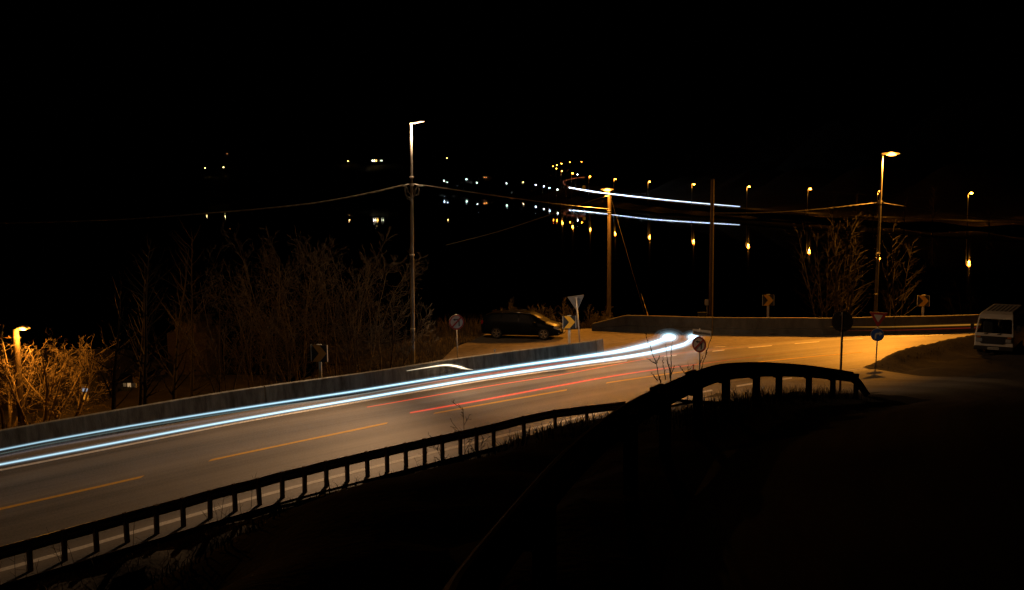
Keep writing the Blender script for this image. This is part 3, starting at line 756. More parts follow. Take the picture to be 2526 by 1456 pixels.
for k in range(6):
    a = (t0 - b0) * (0.19 * k / 6 + .002); b = (t0 - b0) * (0.19 * (k + 1) / 6)
    mb = MB(); mb.tube([a, b], 0.02, 6); mb.build('guard_band', SIGNK if k % 2 else SIGNY, st)


# ------------------------------------------------------------------ signs (face looks along local -y)
def arrow_bent(flip=1, s=1.0):
    q = [(-.22, .07), (-.10, .19), (-.10, .11), (.02, .11), (.10, .085), (.135, .0), (.135, -.26), (.065, -.26), (.065, -.03), (.045, .02), (0, .035), (-.10, .035), (-.10, -.05)]
    return [(x * s * flip, z * s) for x, z in (q if flip > 0 else q)]


def post(parent, h, r=0.03, m=GALV, y=0.05, z0=-0.3):
    mb = MB(); mb.tube([Vector((0, y, z0)), Vector((0, y, h))], r, 10); return mb.build('post', m, parent, True)


def disc_part(parent, name, c, r, y0, y1, m):
    mb = MB(); poly = [(c[0] + r * math.cos(2 * math.pi * k / 40), c[1] + r * math.sin(2 * math.pi * k / 40)) for k in range(40)]
    mb.prism(poly, y0, y1); return mb.build(name, m, parent)


def no_left(label, base, rz, zc, d, extra=0.0, ry=0.0):
    s = thing('no_left_turn_sign', label, 'road sign', base, rz, 'no left turn signs', 0, ry)
    post(s, zc + d * .52 + extra); r = d / 2
    disc_part(s, 'sign_plate', (0, zc), r, -0.012, 0.012, SIGNW)
    mb = MB(); mb.ring((0, zc), r * .80, r * 1.0, -0.016, -0.006); mb.build('red_rim', SIGNR, s)
    mb = MB(); mb.prism([(x * d, z * d + zc) for x, z in [(-.25, .17), (-.09, .26), (-.09, .205), (.2, .205), (.2, -.27), (.12, -.27), (.12, .125), (-.09, .125), (-.09, .08)]], -0.017, -0.010); mb.build('arrow', SIGNK, s)
    mb = MB(); k = r * .80 * .7071; w = r * .075; mb.prism([(-k - w, zc - k + w), (-k + w, zc - k - w), (k + w, zc + k - w), (k - w, zc + k + w)], -0.021, -0.012); mb.build('red_bar', SIGNR, s)
    for z in (.3, -.3): mb = MB(); mb.box((0, 0.045, zc + z * d), (0.2, 0.05, 0.035)); mb.build('clamp', GALV, s)
    return s


p = dp(1130, 905, 51.8); p.z = 0
s = no_left('round no left turn sign beside the parked dark car', p, R(14), dp(1122, 795, 51.8).z, 0.74, 0, R(-1.2))
p = dp(1723, 972, 44); p.z = tz(p.x, p.y)
zc = dp(1719, 850, 44).z - p.z
s = no_left('round no left turn sign under the street name plate at the bend', p, R(-42), zc, 0.66, 0.32)
nz_ = dp(1722, 820.5, 44).z - p.z
np_ = bpy.data.objects.new('name_plate_pivot', None)
mb = MB(); mb.box((0.14, -0.002, nz_), (0.92, 0.024, 0.235)); pl_ = mb.build('name_plate', SIGNW, s); pl_.rotation_euler = (0, 0, R(-4))
bpy.data.objects.remove(np_)


def lettering(text, size, m, parent, loc, rot=(R(90), 0, 0), name='lettering', width=None):
    cu = bpy.data.curves.new(name, 'FONT'); cu.body = text; cu.size = size; cu.align_x = 'CENTER'; cu.align_y = 'CENTER'; cu.extrude = 0.002
    o = bpy.data.objects.new(name, cu); COL.objects.link(o)
    bpy.context.view_layer.update()
    me = bpy.data.meshes.new_from_object(o.evaluated_get(bpy.context.evaluated_depsgraph_get())); me.name = name
    bpy.data.objects.remove(o); bpy.data.curves.remove(cu)
    me.materials.clear(); me.materials.append(m)
    if width:
        xs = [v.co.x for v in me.vertices]; k = width / (max(xs) - min(xs))
        for v in me.vertices: v.co.x *= k
    o = bpy.data.objects.new(name, me); COL.objects.link(o); o.parent = parent; o.location = loc; o.rotation_euler = rot
    return o


lettering('Vikesåbakkane', 0.15, SIGNK, pl_, (0.14, -0.019, nz_ - .005), width=0.82)


def chevron(label, ctr, Y, size, rz, postw=0.13, base=None, zdown=-0.3, paint=None):
    c = dp(*ctr, Y); b = Vector((c.x, c.y, 0 if base is None else base))
    s = thing('chevron_sign', label, 'road sign', b, rz, 'yellow chevron signs round the bend'); zc = c.z - b.z; h = size / 2
    mb = MB(); mb.box((0, 0.07, (zc - h + 0.1 + zdown) / 2 + 0), (postw, 0.05, zc - h + 0.1 - zdown)); mb.build('post', FRAMEM, s)
    mb = MB(); mb.box((0, 0.015, zc), (size, 0.03, size)); mb.build('sign_plate', SIGNK, s)
    mb = MB(); mb.prism([(-.44 * size, zc + .49 * size), (.02 * size, zc + .49 * size), (.46 * size, zc), (.02 * size, zc - .49 * size), (-.44 * size, zc - .49 * size), (-.02 * size, zc)], -0.006, 0.004); mb.build('arrow', paint or SIGNY, s)
    mb = MB()
    for k in (-1, 1): mb.box((k * (h + .012), 0.012, zc), (0.022, 0.05, size))
    mb.box((0, 0.02, zc + h + .015), (0.3 * size, 0.05, 0.03)); mb.build('frame', FRAMEM, s)
    return s


chevron('yellow chevron sign in front of the give way sign at the barrier end', (1404, 795), 56.2, 0.66, R(4))
chevron('unlit dark chevron sign behind the left barrier near the big bare bushes', (787, 872), 46.4, 0.74, R(-16), base=-0.3, paint=mat('dimmed_sign_yellow', (.50, .25, .05), .6, .1, 8))  # darker copy of sign yellow: the missing light is put into the paint
chevron('yellow chevron sign on the far barrier between the twin pole and birches', (1894.5, 741), 66.5, 0.68, R(-4), base=-0.3)
chevron('yellow chevron sign behind the far barrier right of the birches', (2277, 742.5), 66.5, 0.68, R(-14), base=-0.3)

# give way sign seen from behind
b = dp(1430, 842, 57.5); b.z = 0; tpt = dp(1419.5, 733, 57.5)
s = thing('give_way_sign', 'grey back of a leaning give way sign beside the yellow chevron', 'road sign', b, R(180 + 18), None, 0, math.atan2(tpt.x - b.x, tpt.z) * -1)
Hh = tpt.z / math.cos(math.atan2(tpt.x - b.x, tpt.z))
def tri(w, top_, m_, y0, y1, name, par, k=1.0):
    h = w * .866; c = top_ - h / 3; q = []
    for (x, z) in ((-w / 2, top_), (w / 2, top_), (0, top_ - h)):
        for d in (-1, 0, 1):
            v = Vector((0 - x, c - z)); v.normalize(); sv = Vector((-v.y, v.x)); pt = Vector((x, z)) + v * (0.05 * (1 if d else .55)) + sv * (0.025 * d)
            q.append((pt.x * k, c + (pt.y - c) * k))
    # order points around the centre
    q.sort(key=lambda t: math.atan2(t[1] - c, t[0])); mb = MB(); mb.prism(q, y0, y1); return mb.build(name, m_, par)
post(s, Hh + .02, 0.038, GALV, 0.05)
tri(0.98, Hh + .08, SIGNG, -0.012, 0.012, 'sign_plate', s); tri(0.98, Hh + .08, SIGNR, -0.017, -0.010, 'red_rim', s, .99); tri(0.98, Hh + .08, SIGNW, -0.022, -0.014, 'white_field', s, .62)
for z in (0.02, .52): mb = MB(); mb.box((0, 0.05, Hh - z), (0.17, 0.07, 0.04)); mb.build('clamp', GALV, s)

# give way and turn right signs on one post, in front of the parked van's yard
b = dp(2159, 915, 51.4); b.z = max(0.02, tz(b.x, b.y)); zb = dp(2163, 826, 51.4).z - b.z; zt = dp(2165, 770, 51.4).z - b.z
s = thing('give_way_sign', 'red bordered give way triangle above a blue turn right disc', 'road sign', b, R(-22), None, 0, R(1.6))
post(s, zt, 0.032)
disc_part(s, 'turn_right_plate', (0, zb), 0.31, -0.012, 0.012, SIGNW); disc_part(s, 'blue_field', (0, zb), 0.295, -0.016, -0.008, SIGNB)
mb = MB(); r_ = []
outer = [(-.115, -.2), (-.115, -.02)] + [(-.115 + .12 - .12 * math.cos(R(a)), -.02 + .12 * math.sin(R(a))) for a in (30, 60, 90)] + [(.09, .10), (.09, .17), (.245, .065), (.09, -.04), (.09, .03), (.02, .03)] + [(-.045 + .065 - .065 * math.cos(R(a)), -.035 + .065 * math.sin(R(a))) for a in (60, 30, 0)] + [(-.045, -.2)]
mb.prism([(x, z + zb) for x, z in outer], -0.021, -0.012); mb.build('arrow', SIGNW, s)
tri(0.86, zt, SIGNG, -0.012, 0.012, 'give_way_plate', s); tri(0.86, zt, SIGNR, -0.017, -0.009, 'red_rim', s, .985); tri(0.86, zt, SIGNW, -0.022, -0.014, 'white_field', s, .5)

# round sign seen from behind, on the side road
b = dp(2071, 968, 41); b.z = tz(b.x, b.y); zc = dp(2073, 793, 41).z - b.z
s = thing('round_sign', 'large round road sign seen from behind in dark silhouette', 'road sign', b, R(180 - 14), None, 0, R(-.8))
post(s, zc + .36, 0.045, POSTM, 0.06)
disc_part(s, 'sign_plate', (0, zc), 0.40, -0.012, 0.012, SIGNG); disc_part(s, 'sign_face', (0, zc), 0.385, -0.017, -0.008, SIGNR)
for z in (.25, -.25): mb = MB(); mb.box((0, 0.05, zc + z), (0.22, 0.08, 0.05)); mb.build('clamp', GALV, s)

# red snow marker sticks by the foreground guardrail
for k, (x0, y0, x1, y1, Y, lab) in enumerate(((1705, 990, 1711, 900, 45.3, 'thin red snow stick rising above the black foreground guardrail'),)):
    b = dp(x0 - 5, 1010, Y); b.z = tz(b.x, b.y); t = dp(x1, y1, Y); mb = MB(); mb.tube([Vector((0, 0, -.1)), t - b], 0.02, 6)
    o = mb.build('snow_stick', STICKM); o.location = b; tag(o, lab, 'marker stick')


# ------------------------------------------------------------------ vehicles
def wheel(parent, x, y, r, w, spokes=5, out=1):
    t = MB(); n = 28
    prof = [(r * .70, -w / 2), (r * .93, -w / 2), (r, -w * .32), (r, w * .32), (r * .93, w / 2), (r * .70, w / 2)]
    vs = []
    for (pr, py) in prof:
        for k in range(n): q = 2 * math.pi * k / n; vs.append((pr * math.cos(q), py, pr * math.sin(q)))
    fs = [(j * n + k, j * n + (k + 1) % n, ((j + 1) % 6) * n + (k + 1) % n, ((j + 1) % 6) * n + k) for j in range(6) for k in range(n)]
    t.add(vs, fs)
    o = t.build('wheel', RUBBER, parent, True); o.location = (x, y, r)
    rm = MB(); rm.ring((0, 0), r * .62, r * .715, -w * .46, w * .46, 28); rm.ring((0, 0), 0.0, r * .16, -w * .44 * out * -1 - .01, w * .44 * out + .012, 12)
    for k in range(spokes):
        a = 2 * math.pi * k / spokes; ca, sa = math.cos(a), math.sin(a)
        q = [(.05, r * .1), (.035, r * .64), (-.035, r * .64), (-.05, r * .1)]
        rm.prism([(u * ca - v * sa, u * sa + v * ca) for u, v in q], out * w * .36, out * w * .45)
    rm.build('rim', ALLOY, o)
    return o


def loft(mb, secs):
    n = len(secs[0]); o = mb.add([p for s_ in secs for p in s_], [])
    for i in range(len(secs) - 1):
        for k in range(n - 1):
            a = o + i * n + k; mb.f.append((a, a + 1, a + n + 1, a + n)); mb.m.append(mb.mi)
    mb.f.append(tuple(o + k for k in range(n))); mb.m.append(mb.mi)
    e = o + (len(secs) - 1) * n; mb.f.append(tuple(e + k for k in reversed(range(n)))); mb.m.append(mb.mi)


def car_half(x, w, zb, zbelt, wr, zr):
    return [(x, -w * .86, zb), (x, -w * .985, zb + .10), (x, -w, (zb + zbelt) * .55), (x, -w * .965, zbelt), (x, -wr, zr - .05), (x, -wr * .86, zr), (x, 0, zr + .018)]


CARS = [  # x, half width, bottom, belt, roof half width, roof height
    (-2.34, .66, .42, .80, .56, .90), (-2.28, .80, .30, .92, .64, 1.10), (-2.10, .86, .26, .96, .62, 1.34), (-1.75, .89, .24, .96, .61, 1.44), (-1.0, .90, .22, .95, .62, 1.50), (-.2, .905, .22, .93, .63, 1.52), (.45, .905, .22, .92, .62, 1.47),
    (.85, .90, .22, .92, .61, 1.36), (1.25, .895, .22, .915, .66, 1.10), (1.55, .885, .22, .88, .72, .96), (1.95, .86, .22, .80, .66, .86), (2.22, .80, .24, .68, .58, .76), (2.36, .66, .30, .56, .46, .64), (2.41, .50, .36, .48, .36, .54)]


def make_car(label, base, yaw):
    c = thing('parked_car', label, 'car', base, yaw)
    mb = MB(); secs = []
    for (x, w, zb, zbelt, wr, zr) in CARS:
        h = car_half(x, w, zb, zbelt, wr, zr); secs.append(h + [(q[0], -q[1], q[2]) for q in reversed(h[:-1])] + [h[0]])
    loft(mb, secs); o = mb.build('body', CARP, c, True)
    def sect(x):
        for a, b in zip(CARS, CARS[1:]):
            if a[0] <= x <= b[0]:
                t = (x - a[0]) / (b[0] - a[0]); return tuple(u + (v - u) * t for u, v in zip(a, b))
    def side_pt(x, f, s, push=.008):
        _, w, zb, zbelt, wr, zr = sect(x); y = w * .965 + (wr - w * .965) * f; z = zbelt + (zr - .05 - zbelt) * f
        return (x, s * (y + push), z + .003)
    for s_ in (-1, 1):
        for (x0, x1, x2, x3) in ((-1.95, -1.15, -1.15, -1.75), (-1.08, -.12, -.12, -1.08), (-.04, 1.02, .62, -.04)):
            mb = MB(); nn = 4; vs = []
            for i in range(nn + 1):
                t = i / nn; vs += [side_pt(x0 + (x1 - x0) * t, .10, s_), side_pt(x3 + (x2 - x3) * t, .90, s_)]
            mb.add(vs, [(2 * i, 2 * i + 2, 2 * i + 3, 2 * i + 1) for i in range(nn)]); mb.build('side_window', DGLASS, c)
        wheel(c, -1.38, s_ * .80, .325, .215, 5, s_); wheel(c, 1.42, s_ * .80, .325, .215, 5, s_)
        mb = MB(); mb.ball((.88, s_ * 1.0, .98), (.10, .13, .075), 10, 6); mb.box((.88, s_ * .92, .94), (.06, .12, .04)); mb.build('wing_mirror', CARP, c, True)
        mb = MB(); vs = [(2.02, s_ * .865, .66), (2.02, s_ * .84, .80), (2.26, s_ * .70, .70), (2.33, s_ * .64, .60), (2.25, s_ * .80, .58)]
        mb.add([(x + .015, y * 1.012, z) for x, y, z in vs] + [(x - .03, y * .96, z) for x, y, z in vs], [(0, 1, 2, 3, 4), (5, 9, 8, 7, 6)] + [(k, 5 + k, 5 + (k + 1) % 5, (k + 1) % 5) for k in range(5)]); mb.build('headlight', LENS, c)
        mb = MB(); mb.ball((2.26, s_ * .70, .36), (.05, .05, .04), 8, 5); mb.build('fog_lamp', LENS, c, True)
        mb = MB(); mb.box((-2.25, s_ * .72, .93), (.12, .16, .22)); mb.build('tail_light', REDL, c, bevel=.02)
        mb = MB(); mb.tube([Vector((-1.9, s_ * .60, 1.43)), Vector((-1.0, s_ * .60, 1.52)), Vector((0, s_ * .60, 1.53)), Vector((.55, s_ * .58, 1.46))], .014, 6); mb.build('roof_rail', CHROME, c, True)
        for x in (-.6, .4): mb = MB(); mb.box((x, s_ * .912, .80), (.20, .03, .03)); mb.build('door_handle', CARP, c)
    mb = MB(); nn = 6; vs = []
    for i in range(nn + 1):
        y = -1 + 2 * i / nn; vs += [(1.50, y * .66, .985), (.52, y * .55, 1.475)]
    mb.add([(x + .012, y, z + .012) for x, y, z in vs], [(2 * i, 2 * i + 1, 2 * i + 3, 2 * i + 2) for i in range(nn)]); mb.build('windscreen', mat('dark_windscreen', (.004, .004, .005), .5, .05, 4, spec=.02), c)
    mb = MB()
    for k in range(3): mb.box((2.40 - .01 * k, 0, .60 - .045 * k), (.05, .74, .014))
    mb.ball((2.415, 0, .585), (.02, .07, .06), 10, 6); mb.build('grille', CHROME, c)
    mb = MB(); mb.box((2.435, 0, .42), (.02, .50, .11)); mb.build('number_plate', SIGNW, c)
    mb = MB(); mb.box((2.36, 0, .31), (.16, 1.1, .05)); mb.build('bumper_lip', BLACKP, c, bevel=.01)
    return c


cb_ = dp(1289, 832, 62.5)
make_car('black estate car parked in the lit bay behind the barrier', (0.62, 62.55, -0.005), R(-14))


def frame_quad(mb, outer, inner):
    o = mb.add([*outer, *inner], []);
    for k in range(4): mb.f.append((o + k, o + (k + 1) % 4, o + 4 + (k + 1) % 4, o + 4 + k)); mb.m.append(mb.mi)


def make_van(label, base, yaw, s=1.0):
    c = thing('parked_van', label, 'van', base, yaw)
    L0, L1 = -4.6, 0.0       # nose at x = 0, tail behind
    hw, hr = 0.89, 0.80
    zb, zm, zt_, zr = 0.42, 1.08, 1.86, 2.12
    mb = MB()
    # rounded nose: lower panel, windscreen surround, roof brow
    A = [(0.0, -hw, zb), (0.0, hw, zb), (-.06, hw, zm), (-.06, -hw, zm)]
    mb.add(A, [(0, 1, 2, 3)])
    B = [(-.06, -hw, zm), (-.06, hw, zm), (-.42, hr, zt_), (-.42, -hr, zt_)]
    Bi = [(-.09, -hw + .09, zm + .06), (-.09, hw - .09, zm + .06), (-.40, hr - .06, zt_ - .05), (-.40, -hr + .06, zt_ - .05)]
    frame_quad(mb, B, Bi)
    Cq = [(-.42, -hr, zt_), (-.42, hr, zt_), (-.62, hr - .02, zr - .1), (-.62, -hr + .02, zr - .1)]
    mb.add(Cq, [(0, 1, 2, 3)])
    mb.add([(-.62, -hr + .02, zr - .1), (-.62, hr - .02, zr - .1), (-1.1, hr - .12, zr), (-1.1, -hr + .12, zr)], [(0, 1, 2, 3)])
    mb.add([(-1.1, -hr + .12, zr), (-1.1, hr - .12, zr), (L0, hr - .12, zr), (L0, -hr + .12, zr)], [(0, 1, 2, 3)])
    for sg in (-1, 1):
        mb.add([(-1.1, sg * (hr - .12), zr), (L0, sg * (hr - .12), zr), (L0, sg * hr, zt_ + .1), (-.62, sg * (hr - .02), zr - .1)], [(0, 1, 2, 3) if sg > 0 else (3, 2, 1, 0)])
        mb.add([(-.62, sg * (hr - .02), zr - .1), (L0, sg * hr, zt_ + .1), (L0, sg * hr, zt_), (-.42, sg * hr, zt_)], [(0, 1, 2, 3) if sg > 0 else (3, 2, 1, 0)])
        up = [(-.06, sg * hw, zm), (-1.35, sg * hw, zm), (-1.35, sg * hr, zt_), (-.42, sg * hr, zt_)]
        ui = [(-.26, sg * (hw - .006), zm + .05), (-1.27, sg * (hw - .006), zm + .05), (-1.27, sg * (hr + .004), zt_ - .07), (-.52, sg * (hr + .004), zt_ - .07)]
        frame_quad(mb, up, ui)
        u2 = [(-1.35, sg * hw, zm), (L0, sg * hw, zm), (L0, sg * hr, zt_), (-1.35, sg * hr, zt_)]
        i2 = [(-1.6, sg * (hw - .006), zm + .08), (-4.2, sg * (hw - .006), zm + .08), (-4.2, sg * (hr + .004), zt_ - .1), (-1.6, sg * (hr + .004), zt_ - .1)]
        frame_quad(mb, u2, i2)
        mb.add([(0, sg * hw, zb), (L0, sg * hw, zb), (L0, sg * hw, zm), (-.06, sg * hw, zm)], [(0, 1, 2, 3)])
    mb.add([(L0, -hw, zb), (L0, hw, zb), (L0, hw, zm), (L0, hr, zt_ + .1), (L0, -hr, zt_ + .1), (L0, -hw, zm)], [tuple(range(6))])
    mb.add([(L0, hr, zt_ + .1), (L0, hr - .12, zr), (L0, -hr + .12, zr), (L0, -hr, zt_ + .1)], [(0, 1, 2, 3)])
    mb.add([(0, -hw, zb), (0, hw, zb), (L0, hw, zb), (L0, -hw, zb)], [(3, 2, 1, 0)])
    o = mb.build('body', VANP, c, False)
    bm = bmesh.new(); bm.from_mesh(o.data); bmesh.ops.remove_doubles(bm, verts=bm.verts, dist=0.002); bmesh.ops.recalc_face_normals(bm, faces=bm.faces); bm.to_mesh(o.data); bm.free()
    md = o.modifiers.new('bevel', 'BEVEL'); md.width = 0.055; md.segments = 3; md.limit_method = 'ANGLE'; md.angle_limit = R(20)
    for sg in (-1, 1):
        mb = MB(); mb.add([(-.27, sg * (hw - .02), zm + .05), (-1.26, sg * (hw - .02), zm + .05), (-1.26, sg * (hr - .008), zt_ - .07), (-.53, sg * (hr - .008), zt_ - .07)], [(0, 1, 2, 3)]); mb.build('door_window', GLASS, c)
        mb = MB(); mb.add([(-1.6, sg * (hw - .02), zm + .08), (-4.2, sg * (hw - .02), zm + .08), (-4.2, sg * (hr - .01), zt_ - .1), (-1.6, sg * (hr - .01), zt_ - .1)], [(0, 1, 2, 3)]); mb.build('side_window', DGLASS, c)
        wheel(c, -1.05, sg * (hw - .10), .32, .2, 6, sg); wheel(c, -3.7, sg * (hw - .10), .32, .2, 6, sg)
        mb = MB(); mb.box((.012, sg * .66, .80), (.03, .26, .17)); mb.build('headlight', LENS, c, bevel=.015)
        mb = MB(); mb.box((.012, sg * .70, .95), (.03, .18, .07)); mb.build('indicator', mat('amber_lens', (.4, .12, .01), .3), c, bevel=.01)
        mb = MB(); mb.box((-.30, sg * (hw + .16), zm + .33), (.06, .16, .30)); mb.tube([Vector((-.3, sg * hw, zm + .1)), Vector((-.3, sg * (hw + .14), zm + .22))], .015, 6); mb.build('wing_mirror', BLACKP, c, bevel=.015)
        mb = MB(); mb.tube([Vector((-.05, sg * .30 - .1, zm + .02)), Vector((-.13, sg * .30 + .28, zm + .16))], .012, 5); mb.box((-.06, sg * .30 - .08, zm + .02), (.05, .16, .04)); mb.build('wiper', BLACKP, c)
        mb = MB(); mb.box((-1.1, sg * .42, 1.15), (.18, .46, .85)); mb.box((-1.1, sg * .42, 1.66), (.12, .26, .2)); mb.box((-.9, sg * .42, .8), (.5, .46, .14)); mb.build('seat', BLACKP, c, bevel=.04)
    mb = MB(); mb.add([(-.10, -hw + .09, zm + .06), (-.10, hw - .09, zm + .06), (-.41, hr - .06, zt_ - .05), (-.41, -hr + .06, zt_ - .05)], [(0, 1, 2, 3)]); mb.build('windscreen', GLASS, c)
    mb = MB(); mb.box((-.32, 0, .98), (.42, 1.6, .24))
    for k in range(9): mb.box((-.30 + rnd.uniform(-.08, .06), rnd.uniform(-.7, .7), 1.12), (.12, rnd.uniform(.06, .18), .05), rnd.random())
    mb.build('dashboard', mat('grey_dashboard', (.12, .11, .10), .8), c)
    mb = MB(); mb.prism([(-.82, .70), (.82, .70), (.82, 1.0), (-.82, 1.0)], -.012, .012, Matrix.Rotation(R(90), 4, 'Z'))
    mb.prism([(-.56, .62), (.42, .62), (.52, .70), (-.66, .70)], -.012, .012, Matrix.Rotation(R(90), 4, 'Z')); mb.build('grille', BLACKP, c)
    mb = MB()
    for k in range(5): mb.box((.016, 0, .67 + .06 * k), (.012, .86, .018))
    mb.build('grille_slats', mat('dark_grille', (.03, .03, .03), .5), c)
    mb = MB(); mb.box((.06, 0, .42), (.16, 1.82, .20)); mb.build('bumper', BLACKP, c, bevel=.04)
    mb = MB(); mb.box((.148, .0, .42), (.012, .50, .12)); pp = mb.build('number_plate', SIGNW, c, bevel=.004)
    lettering('DH 35554', .10, SIGNK, pp, (.1565, 0, .42), (R(90), 0, R(90)), width=.42)
    for k in range(6): y = -.5 + .2 * k; mb = MB(); mb.box((-2.6, y, zr + .010), (2.9, .018, .020)); mb.build('roof_rib', BLACKP, c)
    return c


vb = dp(2449, 884, 52.5)
make_van('cream van with a black grille parked at the right edge', (vb.x, vb.y, tz(vb.x, vb.y) + .02), R(-90 - 32))


# ------------------------------------------------------------------ bare trees and shrubs
def grow(mb, p, d, L, r, lev, cfg, rg):
    n = cfg['seg'][lev]; pts = [p]; rs_ = [r]; q = p; dd = d.copy(); step = L / n
    for i in range(n):
        j = cfg['jit'][lev]
        dd = (dd + Vector((rg.gauss(0, j), rg.gauss(0, j), rg.gauss(0, j) + cfg['up'][lev]))).normalized()
        q = q + dd * step; pts.append(q); rs_.append(max(cfg['rmin'], r * (1 - cfg['taper'] * (i + 1) / n)))
    mb.tube(pts, rs_, 5 if lev == 0 else 3, cap=False)
    if lev + 1 >= len(cfg['n']): return
    N = cfg['n'][lev + 1]; N = max(1, int(N * rg.uniform(.75, 1.25)))
    for k in range(N):
        f = cfg['start'][lev] + (1 - cfg['start'][lev]) * (k + rg.random()) / N
        i = min(n - 1, int(f * n)); t = f * n - i; bp = pts[i].lerp(pts[i + 1], t)
        ax = (pts[i + 1] - pts[i]).normalized(); side = ax.orthogonal().normalized(); side.rotate(Matrix.Rotation(rg.uniform(0, 6.283), 3, ax))
        a = R(cfg['ang'][lev + 1] * rg.uniform(.7, 1.25)); nd_ = ax * math.cos(a) + side * math.sin(a)
        Lb = L * cfg['len'][lev + 1] * (1 - cfg['lf'] * f) * rg.uniform(.6, 1.15)
        yield_mb = cfg['mbs'][min(lev + 1, 1)]
        grow(yield_mb, bp, nd_, Lb, max(cfg['rmin'], r * .36 * (1 - .5 * f)), lev + 1, cfg, rg)


BIRCHC = dict(seg=(8, 4, 3), jit=(.035, .10, .16), up=(.02, .07, .04), taper=.88, n=(1, 30, 6), start=(.08, .15), ang=(0, 52, 36), len=(1, .40, .40), lf=.6, rmin=.004)
SHRUB = dict(seg=(6, 4, 3, 2), jit=(.09, .13, .2, .25), up=(.05, .06, .05, .03), taper=.85, n=(1, 14, 7, 4), start=(.10, .12, .15), ang=(0, 40, 40, 42), len=(1, .5, .5, .5), lf=.42, rmin=.0042)
KNOT = dict(seg=(7, 5, 4, 3), jit=(.12, .26, .35, .4), up=(.05, .03, .03, .03), taper=.8, n=(1, 11, 7, 4), start=(.3, .2, .2), ang=(0, 55, 55, 50), len=(1, .55, .5, .5), lf=.4, rmin=.0065)
SPARSE = dict(seg=(8, 4, 3), jit=(.03, .12, .2), up=(.01, .08, .04), taper=.85, n=(1, 10, 4), start=(.35, .2), ang=(0, 45, 40), len=(1, .3, .45), lf=.5, rmin=.008)


def bare_tree(name, label, cat, base, stems, cfg, seed, bark, group=None, twig=None):
    """stems: (dx, dy, lean x, lean y, height, radius)"""
    rg = random.Random(seed); t = thing(name, label, cat, base, 0, group)
    a, b = MB(), MB(); c = dict(cfg); c['mbs'] = (a, b)
    for (dx, dy, lx, ly, h, r) in stems:
        d = Vector((lx, ly, 1)); L = h * d.length
        grow(a, Vector((dx, dy, -.25)), d.normalized(), L, r, 0, c, rg)
    a.build('trunk', bark, t, True); b.build('branches', twig or bark, t)
    return t


# birches behind the far barrier, one object per trunk
BL = ['leftmost thin birch of the clump left of the orange lamp post', 'forked birch second from left in the clump left of the orange lamp post', 'slim upright birch third from left in the clump beside the orange lamp post',
      'birch fourth from left in the clump beside the orange lamp post', 'tallest pale birch in the middle of the clump above the round sign', 'straight birch just right of the tallest one above the round sign',
      'right leaning birch of the clump above the round sign', 'thick rightmost birch of the clump left of the orange lamp post']
for i, (x, tx, ty, Y, r) in enumerate(((2016, 1984, 560, 69, .06), (2030, 2008, 575, 70, .06), (2039, 2036, 560, 71, .055), (2055, 2056, 600, 68.5, .05), (2067, 2072, 522, 70, .085), (2075, 2088, 545, 71.5, .06), (2083, 2112, 528, 70.5, .065), (2091, 2122, 580, 69, .09))):
    b = dp(x, 790, Y); b.z = tz(b.x, b.y); t = dp(tx, ty, Y + rnd.uniform(-.6, .6)); h = t.z - b.z
    bare_tree('birch_tree', BL[i], 'tree', b, [(0, 0, (t.x - b.x) / h, (t.y - b.y) / h, h, r)], BIRCHC, 40 + i, BIRCH, 'birches behind the far barrier', TWIG)
BR = ['left birch of the small clump just right of the orange lamp post', 'middle pale birch of the small clump right of the orange lamp post', 'right birch of the small clump near the rightmost chevron sign']
for i, (x, tx, ty, Y, r) in enumerate(((2194, 2178, 610, 70, .06), (2208, 2212, 560, 70.5, .075), (2219, 2238, 590, 71, .06))):
    b = dp(x, 790, Y); b.z = tz(b.x, b.y); t = dp(tx, ty, Y); h = t.z - b.z
    bare_tree('birch_tree', BR[i], 'tree', b, [(0, 0, (t.x - b.x) / h, 0, h, r)], BIRCHC, 60 + i, BIRCH, 'birches behind the far barrier', TWIG)
b = dp(2372, 790, 70); b.z = tz(b.x, b.y); h = dp(2375, 690, 70).z - b.z
bare_tree('bare_shrub', 'small bare shrub behind the far barrier left of the van', 'shrub', b, [(0, 0, .05, 0, h, .035), (.25, 0, .18, 0, h * .8, .03), (-.2, 0, -.25, 0, h * .7, .03), (.5, .1, .0, 0, h * .75, .028)], SHRUB, 71, BIRCH, None, TWIG)

# big bare bushes behind the left barrier
BUSH = [(545, 52.5, 655, 5, 'leftmost low bush of the bare thicket behind the left barrier'), (635, 55, 610, 6, 'broad bare bush left of the tallest one behind the left barrier'), (735, 56, 566, 7, 'tallest bare bush in the middle of the thicket behind the left barrier'),
        (830, 55, 590, 7, 'tall bare bush right of the middle of the thicket behind the barrier'), (895, 53.5, 618, 6, 'rounded bare bush at the right shoulder of the thicket behind the barrier'), (700, 51, 735, 5, 'low tangled bush in front of the thicket left of the dark chevron'), (880, 50, 740, 5, 'low tangled bush in front of the thicket right of the dark chevron')]
for i, (x, Y, ty, ns, lab) in enumerate(BUSH):
    b = dp(x, 900, Y); b.z = tz(b.x, b.y); h = dp(x, ty, Y).z - b.z; st_ = []
    rg = random.Random(100 + i)
    for k in range(ns):
        a = 2 * math.pi * k / ns + rg.random(); sp = rg.uniform(.12, .42); st_.append((.25 * math.cos(a), .25 * math.sin(a), sp * math.cos(a), sp * math.sin(a), h * rg.uniform(.72, 1.0) / (1 + .2 * sp), rg.uniform(.035, .055)))
    bare_tree('bare_bush', lab, 'bush', b, st_, SHRUB, 200 + i, BARK, 'bare bushes behind the left barrier')
b = dp(955, 930, 50); b.z = tz(b.x, b.y); h = dp(955, 715, 50).z - b.z
